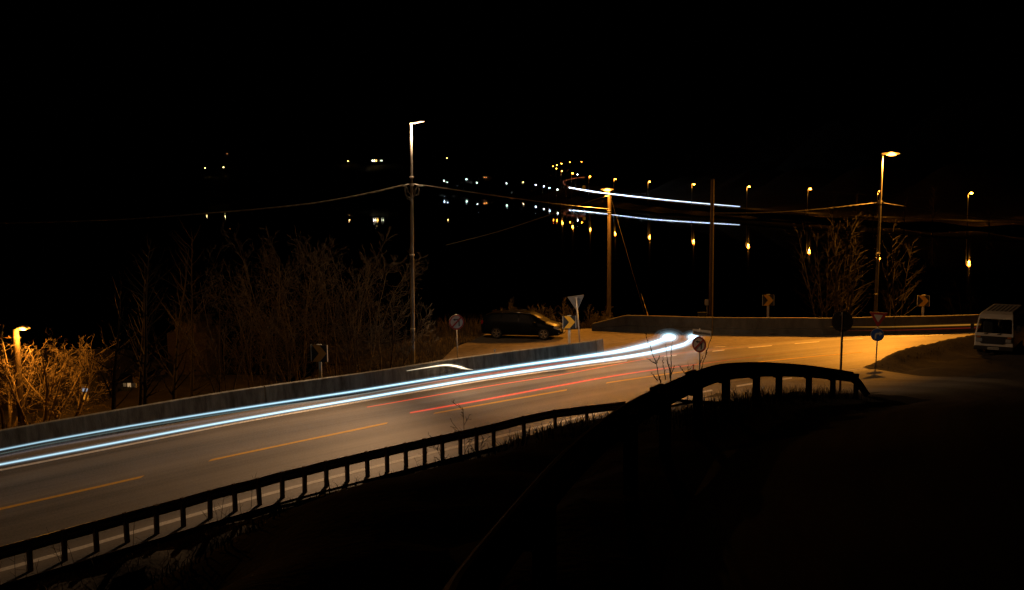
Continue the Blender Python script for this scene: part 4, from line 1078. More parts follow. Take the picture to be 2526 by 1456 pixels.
bare_tree('bare_bush', 'small leaning bare bush against the base of the white lamp post', 'bush', b, [(0, 0, .16, 0, h * .95, .06), (-.2, .1, .02, .1, h * .8, .05), (.2, 0, .42, 0, h * .8, .045), (-.5, .2, -.2, .1, h * .6, .04)], SHRUB, 231, BARK, 'bare bushes behind the left barrier')
# thin saplings by the pull-off
for i, (x, y0, y1, Y, lab) in enumerate(((1050, 895, 770, 50.6, 'thin bare sapling left of the no left turn sign by the pull off'),)):
    b = dp(x, y0, Y); b.z = tz(b.x, b.y); h = dp(x, y1 - 30, Y).z - b.z
    bare_tree('sapling', lab, 'sapling', b, [(0, 0, .05, 0, h, .018), (.2, 0, .0, 0, h * .75, .014)], SPARSE, 250 + i, TWIG)
for i, (x, Y, ty, lab) in enumerate(((1247, 68, 742, 'low bare bush rising behind the roof of the black car'), (1330, 67.5, 750, 'low bare bush behind the bonnet of the black car'), (1375, 68, 738, 'upright bare bush left of the give way sign back'), (1450, 67.5, 752, 'bare bush between the give way sign back and the wooden lamp pole'), (1496, 69, 756, 'bare bush around the foot of the wooden lamp pole'))):
    b = dp(x, 810, Y); b.z = tz(b.x, b.y); h = dp(x, ty, Y).z - b.z; rg = random.Random(300 + i)
    bare_tree('bare_bush', lab, 'bush', b, [(rg.uniform(-.5, .5), rg.uniform(-.2, .2), rg.uniform(-.35, .35), 0, h * rg.uniform(.6, 1), .03) for k in range(6)], SHRUB, 310 + i, BARK, 'bare bushes behind the parked car')

# left side: lit garden trees and dim tall trunks
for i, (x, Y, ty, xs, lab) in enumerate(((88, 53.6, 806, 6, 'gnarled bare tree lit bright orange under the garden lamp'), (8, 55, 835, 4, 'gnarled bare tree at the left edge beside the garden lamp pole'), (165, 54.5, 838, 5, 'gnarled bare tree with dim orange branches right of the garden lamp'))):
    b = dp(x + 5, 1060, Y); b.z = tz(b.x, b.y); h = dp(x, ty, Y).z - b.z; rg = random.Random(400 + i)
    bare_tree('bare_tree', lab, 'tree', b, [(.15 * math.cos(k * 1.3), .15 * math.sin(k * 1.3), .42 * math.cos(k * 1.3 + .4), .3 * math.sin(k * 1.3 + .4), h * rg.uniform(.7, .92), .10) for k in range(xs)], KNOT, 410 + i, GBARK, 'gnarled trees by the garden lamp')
DIM = ['dim tall bare trunk nearest the small lit window at left', 'dim slender bare trunk second right of the lit window', 'dim leaning bare trunk third right of the lit window', 'dim bare trunk beside the pinkish shed wall', 'dim bare trunk behind the left side of the thicket']
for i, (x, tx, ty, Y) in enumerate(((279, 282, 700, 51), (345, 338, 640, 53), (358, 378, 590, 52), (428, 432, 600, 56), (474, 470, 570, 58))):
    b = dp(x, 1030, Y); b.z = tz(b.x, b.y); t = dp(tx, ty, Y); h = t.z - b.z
    bare_tree('bare_tree', DIM[i], 'tree', b, [(0, 0, (t.x - b.x) / h, 0, h, .13)], BIRCHC, 430 + i, mat('dimmed_bark', (.018, .014, .011), .9, .3, 8), 'dim trunks right of the lit window')  # bark colour darkened so the trunks look unlit


# foreground twigs beyond the side-road guardrail
def twiggy(name, label, cat, strokes, Y, r=.0075):
    b = dp(*strokes[0][0], Y); b0 = Vector((b.x, b.y, b.z)); t = thing(name, label, cat, b0); g = tz(b.x, b.y)
    mb = MB(); mb.tube([Vector((0, 0, 0)), Vector((0, 0, g - b0.z - .1))], r, 5); mb.build('stem_base', TWIG, t)
    mb = MB()
    for s_ in strokes:
        pts = [dp(x, y, Y + .3 * math.sin(x)) - b0 for x, y in s_]; pts = catmull(pts, 3) if len(pts) > 2 else pts
        pts = [q + Vector((rnd.gauss(0, .004), 0, rnd.gauss(0, .004))) for q in pts]
        k = len(pts); mb.tube(pts, [r * (1 - .7 * i / (k - 1)) for i in range(k)], 5)
        for i in range(1, k - 1):
            if rnd.random() < .5: mb.ball(tuple(pts[i] + Vector((.006, 0, .004))), (.005, .005, .009), 5, 4)
    mb.build('twigs', TWIG, t); return t


def rp(pts): return [((2100 + .3563 * x) / 1.5208, (1050 + .3563 * y) / 1.5208) for x, y in pts]


twiggy('bare_shrub', 'thin forked bare twigs in front of the white headlight streaks, left group', 'shrub', [rp(q) for q in ([(1060, 1060), (1040, 1030), (1010, 880), (960, 740), (920, 640), (888, 545)], [(1010, 885), (960, 855), (910, 823)], [(1012, 880), (1030, 840), (1050, 795)], [(1025, 1060), (990, 1020), (950, 978)], [(1050, 1045), (1030, 980), (1022, 930)], [(1115, 1050), (1095, 960), (1082, 880), (1088, 810)])], 13.6)
twiggy('bare_shrub', 'two upright bare twigs in front of the white headlight streaks', 'shrub', [rp(q) for q in ([(1165, 1032), (1150, 930), (1125, 800), (1110, 665)], [(1165, 1032), (1170, 880), (1172, 760), (1178, 645)], [(1165, 1010), (1185, 950), (1205, 903)], [(1160, 960), (1140, 900), (1125, 850)])], 13.9)
twiggy('bare_shrub', 'long bare twig slanting up beside the street name plate', 'shrub', [rp(q) for q in ([(1480, 960), (1500, 910), (1540, 760), (1580, 640), (1605, 570), (1614, 490)], [(1470, 885), (1490, 840), (1511, 795)], [(1545, 780), (1540, 750), (1538, 730)])], 15.2)
twiggy('bare_shrub', 'short bare twigs just left of the street name sign post', 'shrub', [rp(q) for q in ([(1345, 965), (1347, 920), (1350, 862)], [(1365, 950), (1385, 920), (1402, 895)], [(1310, 990), (1275, 930), (1250, 893)])], 14.8, .006)
b = dp(1146, 1120, 33.2); b.z = tz(b.x, b.y); h = dp(1145, 985, 33.2).z - b.z
bare_tree('sapling', 'small bare sapling standing at the near guardrail before the red streak', 'sapling', b, [(0, 0, 0, 0, h, .02), (.1, 0, .28, 0, h * .7, .012), (-.1, 0, -.4, 0, h * .65, .012)], SPARSE, 500, TWIG)


# ------------------------------------------------------------------ grass and weeds
def grass(name, label, pts, hmin, hmax, seed, w=.012, m=DRY):
    rg = random.Random(seed); mb = MB()
    for (x, y, z) in pts:
        a = rg.uniform(0, 6.283); h = rg.uniform(hmin, hmax); bend = rg.uniform(.1, .6) * h; ca, sa = math.cos(a), math.sin(a); b2 = rg.uniform(0, 6.283); bx_, by_ = bend * math.cos(b2), bend * math.sin(b2)
        mb.add([(x - ca * w, y - sa * w, z), (x + ca * w, y + sa * w, z), (x + bx_ * .35 + ca * w * .6, y + by_ * .35 + sa * w * .6, z + h * .6), (x + bx_ * .35 - ca * w * .6, y + by_ * .35 - sa * w * .6, z + h * .6), (x + bx_, y + by_, z + h)], [(0, 1, 2, 3), (3, 2, 4)])
    o = mb.build(name, m); tag(o, label, 'grass', None, 'stuff'); return o


def scatter(n, box, seed, keep=lambda x, y: True):
    rs_ = np.random.RandomState(seed); X = rs_.uniform(box[0], box[1], n); Y = rs_.uniform(box[2], box[3], n)
    k = np.array([keep(x, y) for x, y in zip(X, Y)]); X, Y = X[k], Y[k]; Z = height(X, Y) - .04
    return list(zip(X, Y, Z))


grd = resample(GR, 1.0)
def near_gr(x, y, lo, hi):
    v = Vector((x, y, 0)); q = min(grd, key=lambda p: (p - v).length_squared); t = GR[16] - GR[8]; n_ = Vector((t.y, -t.x, 0)).normalized(); d = (v - q).dot(n_)
    return lo < d < hi
grass('grass', 'rough dead grass on the bank below the near guardrail', scatter(30000, (-17, 7, 12, 41), 1, lambda x, y: near_gr(x, y, .15, 14)), .06, .24, 2)
# denser tufts round the foreground guardrail posts
tuft = []
rs2 = np.random.RandomState(5)
ap_ = resample(ARC_TOP[6:], .25)
for p in ap_:
    for k in range(34):
        x = p.x + rs2.normal(0, .3); y = p.y + rs2.normal(0, .3); tuft.append((x, y))
X = np.array([t[0] for t in tuft]); Y = np.array([t[1] for t in tuft]); Z = height(X, Y) - .03
grass('grass', 'tufts of dead grass round the foreground guardrail posts', list(zip(X, Y, Z)), .12, .42, 6, .006)
def poly_keep(P): return lambda x, y: not bool(inside(np.array([x]), np.array([y]), P)[0])
def verge_keep(x, y):
    a = np.array([x]); b = np.array([y])
    return not inside(a, b, PULLOFF)[0] and not inside(a, b, ROAD_POLY)[0]
grass('grass', 'dead grass on the verge behind the lit pull off bay', scatter(14000, (-11, 5, 49, 70), 8, verge_keep), .12, .6, 9, .015)
grass('reeds', 'tall dry reeds behind the parked black car', scatter(2600, (-6, 1, 65.4, 67.5), 12), .6, 1.5, 13, .012)
bk = []
rs3 = np.random.RandomState(15)
for p in resample(lip[3:40], .12):
    for k in range(7):
        oy = -abs(rs3.normal(0, .6)); f = max(.3, 1 + oy * .45); bk.append((p.x - oy * .35 + rs3.normal(0, .1), p.y + oy, p.z * f - .05))
grass('grass', 'dead grass on the right hand bank beside the van', bk, .04, .14, 16, .012)
# dry weed stalks by the near guardrail
mb = MB(); rg = random.Random(77)
for k in range(46):
    p = GR[rg.randint(4, 28)] + Vector((.66, -.57, 0)) * rg.uniform(.2, 2.0) + Vector((rg.uniform(-.4, .4), rg.uniform(-.4, .4), 0)); z = tz(p.x, p.y); h = rg.uniform(.5, 1.3)
    q = Vector((p.x, p.y, z)); pts = [q]; d = Vector((rg.uniform(-.35, .35), 0, 1)).normalized()
    for i in range(4): d = (d + Vector((rg.gauss(0, .15), rg.gauss(0, .1), 0))).normalized(); pts.append(pts[-1] + d * h / 4)
    mb.tube(pts, [.008, .007, .006, .005, .003], 4)
    for i in (2, 3):
        mb.tube([pts[i], pts[i] + Vector((rg.uniform(-.25, .25), rg.uniform(-.1, .1), rg.uniform(.05, .22)))], .004, 3)
o = mb.build('weeds', TWIG); tag(o, 'thin dry weed stalks standing along the near guardrail', 'weeds', None, 'stuff')
p = at(770, 1262, -0.7); mb = MB(); mb.box((0, 0, 0), (3.4, 1.5, .12), R(38)); o = mb.build('concrete_slab', CONC, bevel=.02); o.location = (p.x, p.y, tz(p.x, p.y) + .03)
tag(o, 'flat grey concrete slab on the dark bank below the near guardrail', 'slab')

# ------------------------------------------------------------------ houses below the road, left
def lit(name, col, k): return glow(name, col, k)
hb = dp(110, 1040, 62); hx = hb.x
hs = thing('house', 'low pale house with one narrow lit window behind the gnarled trees', 'house', (hx, 64, -3.95))
w0 = dp(-60, 950, 62).x - hx; w1 = dp(240, 950, 62).x - hx; zt2 = dp(110, 915, 62).z + 3.95
wx0 = dp(199, 950, 62).x - hx; wx1 = dp(217, 950, 62).x - hx; wz1 = dp(208, 948, 62).z + 3.95; wz0 = wz1 - 1.0
mb = MB()
for (x0, x1, z0, z1) in ((w0, wx0, -.2, zt2), (wx1, w1, -.2, zt2), (wx0, wx1, -.2, wz0), (wx0, wx1, wz1, zt2)): mb.box(((x0 + x1) / 2, -1.9, (z0 + z1) / 2), (x1 - x0, .2, z1 - z0))
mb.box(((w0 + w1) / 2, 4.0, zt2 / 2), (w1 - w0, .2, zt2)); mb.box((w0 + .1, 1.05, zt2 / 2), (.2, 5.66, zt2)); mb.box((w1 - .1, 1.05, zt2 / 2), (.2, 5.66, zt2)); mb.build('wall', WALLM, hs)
mb = MB(); xm = (w0 + w1) / 2; hwid = (w1 - w0) / 2 + .35
mb.add([(xm - hwid, -2.5, zt2 + .01), (xm + hwid, -2.5, zt2 + .01), (xm + hwid, 1.05, zt2 + .8), (xm - hwid, 1.05, zt2 + .8), (xm + hwid, 4.6, zt2 + .01), (xm - hwid, 4.6, zt2 + .01)], [(0, 1, 2, 3), (3, 2, 4, 5), (0, 5, 4, 1), (0, 3, 5), (1, 4, 2)]); mb.build('roof', ROOFM, hs)
mb = MB(); cxw = (wx0 + wx1) / 2; ww = wx1 - wx0
for dx in (-ww / 2 + .02, ww / 2 - .02): mb.box((cxw + dx, -1.9, (wz0 + wz1) / 2), (.04, .12, 1.0))
for z in (wz0 + .02, (wz0 + wz1) / 2 - .02, wz1 - .02): mb.box((cxw, -1.9, z), (ww - .09, .1, .05))
wf = mb.build('window', FRAMEM, hs)
mb = MB(); mb.box((cxw, -1.88, wz1 - .13), (ww - .09, .02, .22)); mb.build('blind', mat('grey_blind', (.3, .3, .3), .8), wf)
mb = MB(); mb.box((cxw, -1.87, wz1 - .36), (ww - .09, .02, .2)); mb.build('upper_pane', glow('cool_window', (.30, .34, .40), .9), wf)
mb = MB(); mb.box((cxw, -1.87, wz0 + .24), (ww - .09, .02, .42)); mb.build('lower_pane', glow('amber_window', (.75, .27, .02), .9), wf)
h2 = dp(285, 990, 66)
hs2 = thing('house', 'dark house with a long high strip window behind the dim trunks', 'house', (h2.x, 68.5, -4.0))
a = dp(232, 950, 66).x - h2.x; c_ = dp(345, 950, 66).x - h2.x; z1 = dp(285, 945.5, 66).z + 4; z0 = dp(285, 962, 66).z + 4
mb = MB(); mb.box(((a + c_) / 2, -2.4, z0 / 2 - .1), (c_ - a, .2, z0 + .2)); mb.box(((a + c_) / 2, -2.4, z1 + .25), (c_ - a, .2, .5)); mb.box(((a + c_) / 2, 2.4, z1 / 2), (c_ - a, .2, z1)); mb.box((a + .1, 0, z1 / 2), (.2, 4.56, z1)); mb.box((c_ - .1, 0, z1 / 2), (.2, 4.56, z1)); mb.build('wall', mat('dark_stained_wall', (.10, .08, .06), .85), hs2)
mb = MB(); mb.box(((a + c_) / 2, 0, z1 + .58), (c_ - a + .6, 5.6, .14)); mb.build('roof', ROOFM, hs2)
mb = MB(); n_ = 8
for k in range(n_ + 1): mb.box((a + .25 + (c_ - a - .5) * k / n_, -2.4, (z0 + z1) / 2), (.05, .12, z1 - z0))
wf = mb.build('window', FRAMEM, hs2)
for k, (cc, kk) in enumerate((((.55, .6, .5), .05), ((.62, .68, .55), .9), ((.62, .68, .55), .7), ((.62, .66, .5), .25), ((.7, .4, .15), .25), ((.75, .45, .2), .12), ((.75, .45, .2), .55), ((.5, .3, .15), .04))):
    mb = MB(); mb.box((a + .25 + (c_ - a - .5) * (k + .5) / n_, -2.39, (z0 + z1) / 2), ((c_ - a - .5) / n_ - .06, .02, z1 - z0 - .02)); mb.build('pane', glow('strip_window_%s' % 'abcdefgh'[k], cc, kk), wf)
b = dp(270, 962, 65.3); pl_t = thing('potted_plants', 'row of dark leafy plants in front of the high strip window', 'plants', (b.x, b.y, -3.9))
mb = MB(); rg = random.Random(9)
for k in range(260):
    x = rg.uniform(a + .2, c_ - .3) - (b.x - h2.x); z = b.z + 3.9 + rg.uniform(-.5, .28); mb.tube([Vector((x, rg.uniform(-.1, .1), z - .3)), Vector((x + rg.uniform(-.2, .2), 0, z + .05))], [.03, .004], 4)
mb.tube([Vector((0, 0, -.1)), Vector((0, 0, b.z + 3.7))], .12, 6); mb.build('leaves', mat('plant_leaves', (.03, .045, .02), .8), pl_t)
sb = dp(458, 830, 71); sh = thing('shed', 'small pinkish shed gable half hidden by the bare thicket', 'shed', (sb.x, 73, -4.6))
zs1 = dp(458, 797, 71).z + 4.6; zs0 = dp(458, 822, 71).z + 4.6
mb = MB(); mb.box((0, -1.9, (zs0 + zs1) / 2), (1.35, .2, zs1 - zs0)); mb.build('gable', WALLR, sh)
mb = MB(); mb.box((0, 0, zs0 / 2), (2.6, 3.6, zs0)); mb.build('wall', mat('dark_shed_boards', (.05, .035, .03), .9), sh)
mb = MB(); mb.box((0, -.2, zs1 + .06), (1.9, 4.2, .12)); mb.build('roof', ROOFM, sh)
mb = MB(); mb.box((0, .1, (zs0 + zs1) / 2), (1.3, 3.78, zs1 - zs0)); mb.build('loft', mat('dark_shed_boards', (.05, .035, .03), .9), sh)

# ------------------------------------------------------------------ far shore: hills, lake road, lamps
FARL = [  # x, y, distance, kind, label
    (1364, 411, 1250, 's', 'leftmost orange lamp of the cluster on the far hillside'), (1373, 408, 1300, 's', 'upper orange lamp second from left in the far hillside cluster'), (1372, 416, 1091, 's', 'lower orange lamp near the left of the far hillside cluster'),
    (1385, 404, 1330, 's', 'upper orange lamp third from left in the far hillside cluster'), (1386, 422, 914, 's', 'low orange lamp above the far hairpin bend'), (1405, 401, 1350, 's', 'brightest upper orange lamp of the far hillside cluster'),
    (1434, 399.5, 1350, 's', 'upper right orange lamp of the far hillside cluster'), (1412, 428, 764, 's', 'orange lamp just right above the far hairpin bend'), (1455, 436, 649, 's', 'orange lamp above the far pale road board'),
    (1517, 442, 564, 's', 'orange far lamp just right above the wooden lamp pole'), (1602, 449, 491, 's', 'orange far lamp midway between the two wooden poles'), (1711, 455, 433, 's', 'orange far lamp just left of the twin timber pole'),
    (1847, 461, 386, 's', 'orange far lamp right of the twin timber pole'), (1998, 466.5, 345, 's', 'orange far lamp above the left birches'), (2171, 472, 308, 's', 'orange far lamp hidden behind the tall orange lamp post'), (2395, 477, 278, 's', 'rightmost orange far lamp by the lake road'),
    (1095, 446, 1786, 'w', 'left lamp of the white pair right of the tall white lamp post'), (1103, 450.5, 1500, 'w', 'right lamp of the white pair right of the tall white lamp post'), (1150, 443, 1850, 'w', 'single white far lamp high above the middle of the lake'),
    (1176, 451, 1335, 'w', 'white far lamp below the red pair across the lake'), (1194, 437.5, 1848, 'r', 'left lamp of the small reddish pair across the lake'), (1199, 438, 1848, 'r', 'right lamp of the small reddish pair across the lake'),
    (1249, 453, 1177, 'w', 'white far lamp above the roof of the black car'), (1290, 450, 1307, 'y', 'tiny yellowish far lamp between two white ones across the lake'), (1321, 456, 1048, 'w', 'white far lamp left of the three by the hairpin bend'),
    (1341, 460, 915, 'w', 'faint white far lamp among the three by the hairpin bend'), (1355, 464, 821, 'w', 'white far lamp second from right near the hairpin bend'), (1375, 468, 732, 'w', 'brightest white far lamp below the hairpin bend'), (1424, 431, 900, 'w', 'tiny white light above the far hairpin road'),
    (506, 415, 2150, 'y', 'leftmost warm light on the far left hillside'), (551, 413, 2150, 'y', 'second warm light on the far left hillside'), (560, 380, 2500, 'r', 'dim orange light highest on the far left hillside'), (858, 398, 2150, 'o', 'warm light on the far hillside left of the house windows'),
    (1102, 390.5, 2300, 'o', 'single warm light high on the hill right of the tall white lamp post')]
ROADPTS = [(1404, 463, 845), (1470, 474, 690), (1600, 489, 521), (1700, 499, 455), (1824, 510, 401), (1960, 520, 352), (2130, 530, 312), (2400, 541, 275), (2700, 552, 240)]
road3 = [dp(x, y, D) - Vector((0, 0, .7)) for x, y, D in ROADPTS]
for i, p in enumerate(road3): p.z = max(p.z, -3.3)
road3s = catmull(road3, 6)
FC = []
SHORE = [(230, 175), (160, 225), (118, 262), (88, 330), (68, 430), (50, 560), (36, 680), (24, 740), (20, 900), (12, 1050), (-20, 1180), (-60, 1330), (-130, 1760), (-420, 2050), (-1000, 2120), (-1800, 2150), (-3000, 2150)]
shp = resample([Vector((x, y, 0)) for x, y in SHORE], 40)
for p in shp: FC.append((p.x, p.y, -4.3))
for p in resample(offset(shp, 45), 60): FC.append((p.x, p.y, -9))
for p in resample(offset(shp, 160), 150): FC.append((p.x, p.y, -14))
for p in resample(road3s, 25): FC.append((p.x, p.y, p.z - .1))
for p in resample(offset(road3s, 12), 30): FC.append((p.x, p.y, p.z + 2.5))
for p in resample(offset(road3s, -7), 10): FC.append((p.x, p.y, -4.6))
for p in resample(offset(road3s, -16), 15): FC.append((p.x, p.y, -8))
for p in resample(offset(shp[:14], -60), 60): FC.append((p.x, p.y, 16))
for p in resample(offset(shp, -220), 150): FC.append((p.x, p.y, 55))
for p in resample(offset(shp, -700), 300): FC.append((p.x, p.y, 190))
lamps = []
for (x, y, D, kd, lab) in FARL:
    t = dp(x, y, D); hgt = 9.0 if kd == 's' else 7.0; lamps.append((t, hgt, kd, lab)); FC.append((t.x - .8, t.y, t.z - hgt))
FC += [tuple(dp(927, 403, 2120)), tuple(dp(760, 420, 2140))]
FCT = np.array(FC)
def fheight(px, py):
    d2 = (px[..., None] - FCT[:, 0]) ** 2 + (py[..., None] - FCT[:, 1]) ** 2 + 60.0; w = d2 ** -2.0
    return (w * FCT[:, 2]).sum(-1) / w.sum(-1)
ang = np.radians(np.linspace(-42, 48, 230)); dist = 150 * (4200 / 150) ** (np.linspace(0, 1, 190))
AA, DD = np.meshgrid(ang, dist); FX, FY = DD * np.sin(AA), DD * np.cos(AA)
FZ = np.zeros_like(FX)
for j in range(0, FX.shape[0], 10): FZ[j:j + 10] = fheight(FX[j:j + 10], FY[j:j + 10])
for _ in range(5):
    Pd = np.pad(FZ, 1, 'edge'); FZ = np.where(FZ > -4.0, (Pd[:-2, 1:-1] + Pd[2:, 1:-1] + Pd[1:-1, :-2] + Pd[1:-1, 2:] + 2 * FZ) / 6, FZ)
H2, W2 = FX.shape; idx = np.arange(H2 * W2).reshape(H2, W2)
fs = np.stack([idx[:-1, :-1], idx[:-1, 1:], idx[1:, 1:], idx[1:, :-1]], -1).reshape(-1, 4)
me = bpy.data.meshes.new('hills'); me.from_pydata(np.stack([FX, FY, FZ], -1).reshape(-1, 3).tolist(), [], fs.tolist()); me.materials.append(FARSOIL)
me.polygons.foreach_set('use_smooth', [True] * len(me.polygons)); o = bpy.data.objects.new('hills', me); COL.objects.link(o); tag(o, kind='structure')
o = sheet('lake_road', offset(road3s, 3.2), offset(road3s, -3.2), 0, 1, ASPHALT)
n3 = len(road3s)
for i, p in enumerate(road3s):
    for k in range(2): o.data.vertices[i * 2 + k].co.z = p.z + .35
tag(o, kind='structure')
fcols = {'s': ((1, .25, .02), PWR['far']), 'w': ((.85, 1.0, .86), PWR['far_white']), 'y': ((1, .72, .28), 26), 'o': ((1, .55, .2), 30), 'r': ((1, .35, .12), 10)}
for (t, hgt, kd, lab) in lamps:
    gz_ = float(fheight(np.array([t.x - .8]), np.array([t.y]))[0]); D = t.y
    r = 0.34 if kd == 's' else 0.3
    if D > 1700: r = .62
    if kd == 'r': r = .4
    L_ = thing('street_lamp', lab, 'street lamp', (t.x - .8, t.y, gz_), 0, 'orange lamps along the far lake road' if kd == 's' else 'lights across the lake')
    hh = t.z - gz_
    mb = MB(); mb.tube([Vector((0, 0, -.5)), Vector((0, 0, hh - .2)), Vector((.15, 0, hh + .1)), Vector((.7, 0, hh + .3))], [.11, .085, .06, .05], 6); mb.build('pole', GALV, L_)
    mb = MB(); mb.ball((.8, -.05, hh), (r * 1.25, r, r * .8), 8, 6); cc, k = fcols[kd]; mb.build('lamp_glass', glow('far_lamp_' + kd, cc, k), L_, True)
    if kd == 's' and D < 1000: lamp_light('POINT', 'lamp_light', Vector((.8, -.05, hh - r - .35)), L_, SODIUM, PWR['far_point'], size=.2)
# far house with lit windows
p = dp(927, 396.5, 2120)
fh = thing('house', 'distant house with a row of lit windows on the far hillside', 'house', (p.x, p.y, p.z - 4.5))
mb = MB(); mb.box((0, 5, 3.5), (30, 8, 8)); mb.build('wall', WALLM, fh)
mb = MB(); mb.add([(-16, 0, 7.5), (16, 0, 7.5), (16, 5, 10.5), (-16, 5, 10.5), (16, 10, 7.5), (-16, 10, 7.5)], [(0, 1, 2, 3), (3, 2, 4, 5), (0, 3, 5), (1, 4, 2)]); mb.build('roof', ROOFM, fh)
for k, (x, w, cc, kk) in enumerate(((-7, 1.7, (1, .9, .7), 6), (-3.2, 1.7, (1, .9, .7), 6), (.6, 2.2, (1, .55, .08), 6), (8.5, 1.0, (.8, .85, .6), 2), (11.5, 1.4, (.8, .85, .6), 3))):
    mb = MB(); mb.box((x, .95, 4.4), (w, .1, 3.2)); mb.build('window', glow('far_window_%s' % 'abcde'[k], cc, kk), fh)
# pale double road board by the lake road
p = dp(1440, 462.5, 671); fsn = thing('road_board', 'pale two panel road board beside the far lake road', 'road sign', (p.x, p.y, p.z - 3.2), R(0))
for sx in (-.46, .46):
    mb = MB(); mb.box((sx, 0, 3.2), (.88, .06, 1.9)); mb.build('panel', SIGNY, fsn)
    mb = MB(); mb.tube([Vector((sx, .1, -.5)), Vector((sx, .1, 4))], .06, 6); mb.build('post', GALV, fsn)
# spruces round the hairpin
for i, (x, yt, yb, D) in enumerate(((1350, 436, 470, 800), (1362, 430, 470, 800), (1371, 424, 474, 790), (1381, 428, 477, 785), (1388, 432, 478, 790), (1396, 428, 476, 780), (1409, 440, 480, 775), (1418, 446, 484, 760))):
    t = dp(x, yt, D); gz_ = dp(x, yb, D).z; h = t.z - gz_; rg = random.Random(600 + i)
    tr = thing('spruce_tree', ('%s dark spruce from the left in front of the far hairpin bend' % ('leftmost', 'second', 'third', 'fourth', 'fifth', 'sixth', 'seventh', 'rightmost')[i]), 'tree', (t.x, t.y, gz_), 0, 'spruces by the hairpin bend')
    mb = MB(); mb.tube([Vector((0, 0, -3)), Vector((0, 0, h))], [.24, .03], 6); mb.build('trunk', BARK, tr)
    mb = MB()
    for k in range(90):
        f = .22 + .78 * k / 90; a = rg.uniform(0, 6.283); L = (1 - f) * 2.6 * rg.uniform(.5, 1.1) + .15; z = f * h; ca, sa = math.cos(a), math.sin(a)
        mb.add([(0, 0, z), (ca * L * .6 - sa * .22, sa * L * .6 + ca * .22, z - L * .18), (ca * L, sa * L, z - L * .42), (ca * L * .6 + sa * .22, sa * L * .6 - ca * .22, z - L * .24)], [(0, 1, 2, 3)])
    mb.build('crown', SPRUCE, tr)
b = dp(2150, 545, 300); b.z = float(fheight(np.array([b.x]), np.array([b.y]))[0]); h = dp(2155, 476, 300).z - b.z
KN2 = dict(KNOT); KN2['rmin'] = .03
bare_tree('bare_tree', 'far bare tree lit orange just left of the tall orange lamp post', 'tree', b, [(0, 0, .02, 0, h, .16), (.4, 0, .14, 0, h * .9, .12), (-.5, 0, -.15, 0, h * .85, .12)], KN2, 651, BARK)
for i, (x, D) in enumerate(((1985, 320), (2050, 318), (2110, 312), (2230, 296), (2300, 290), (2440, 270))):
    b = dp(x, 545, D); b.z = float(fheight(np.array([b.x]), np.array([b.y]))[0]); rg = random.Random(660 + i); h = rg.uniform(6, 10)
    c = dict(BIRCHC); c['rmin'] = .025
    bare_tree('bare_tree', '%s dim bare tree on the far shore behind the right birches, counted from the left' % ('first', 'second', 'third', 'fourth', 'fifth', 'sixth')[i], 'tree', b, [(0, 0, rg.uniform(-.05, .05), 0, h, .15)], c, 670 + i, BARK, 'dim trees along the far right shore')


# ------------------------------------------------------------------ light left by the passing lamps
def trail(name, label, pts, z, rads, outs, col, k, matname, cat='light trail', flat=None, group=None, step=.5, flare=0):
    path = catmull([at(x, y, z) for x, y in pts], 8); N = len(path); path = resample(path, step); N = len(path)
    base = path[0].copy()
    def lerp(v, t):
        f = t * (len(v) - 1); i = min(len(v) - 2, int(f)); return v[i] + (v[i + 1] - v[i]) * (f - i)
    mb = MB(); core = resample(path, 3.0) if step >= .5 else path; nc = len(core)
    mb.mi = 1; mb.tube([p - base for p in core], [lerp(rads, i / (nc - 1)) * .45 for i in range(nc)], 4, cap=False, attr=[lerp(outs, i / (nc - 1)) * .28 for i in range(nc)], flat=flat)
    mb.mi = 0
    for fr, fo in ((.72, .14), (1.05, .07), (1.5, .022), (2.1, .006)):
        mb.tube([p - base for p in path], [lerp(rads, i / (N - 1)) * fr for i in range(N)], 10, cap=False, attr=[lerp(outs, i / (N - 1)) * fo * (1 - .92 * (i / (N - 1)) ** 14) for i in range(N)], flat=flat)
    if flare:      # where the lamp stood still for a moment
        e = path[-1] - base
        for fr, fo in ((.45, 2.0), (.75, .5), (1.0, .16), (1.3, .05), (1.7, .015)):
            mb.av = fo; mb.ball(tuple(e), (flare * fr * 1.5, flare * fr * 1.5, flare * fr * .8), 14, 8)
        mb.av = 1.0
    o = mb.build(name, [streak(matname, col, k), streak(matname + '_core', col, k, matname.startswith('headlight'))], None, True, True); o.location = base; tag(o, label, cat, group); return o


COOL = (.42, .78, 1.0)
TU = [(-120, 1134), (100, 1090.5), (330, 1049.5), (600, 1006.5), (880, 964.5), (1155, 920.5), (1331, 894.5), (1498, 871.5), (1568, 858), (1627, 843), (1650, 832)]
TL = [(-120, 1169), (0, 1146), (260, 1097), (485, 1054), (680, 1019), (900, 981.5), (1155, 938), (1389, 902.5), (1568, 877), (1650, 860), (1697, 846), (1709, 831)]
trail('light_trail', 'upper white headlight streak closest to the pale barrier', TU, .65, [.034, .036, .038, .041, .045, .049, .053, .058, .064, .072, .085, .12, .18, .21], [.75, .8, .9, 1.0, 1.15, 1.3, 1.5, 1.7, 1.9, 2.2, 2.6, 3.0, 3.5, 3.5], (.50, .82, 1.0), 1.0, 'headlight_streak', 'light trail', None, 'white headlight streaks', .5, .34)
trail('light_trail', 'lower white headlight streak along the far lane', TL, .65, [.042, .043, .046, .050, .054, .058, .062, .066, .071, .077, .085, .10, .13, .15], [.95, 1.0, 1.1, 1.25, 1.4, 1.6, 1.8, 2.0, 2.2, 2.5, 2.8, 3.0, 3.5, 3.5], (.50, .82, 1.0), 1.0, 'headlight_streak', 'light trail', None, 'white headlight streaks', .5, .26)
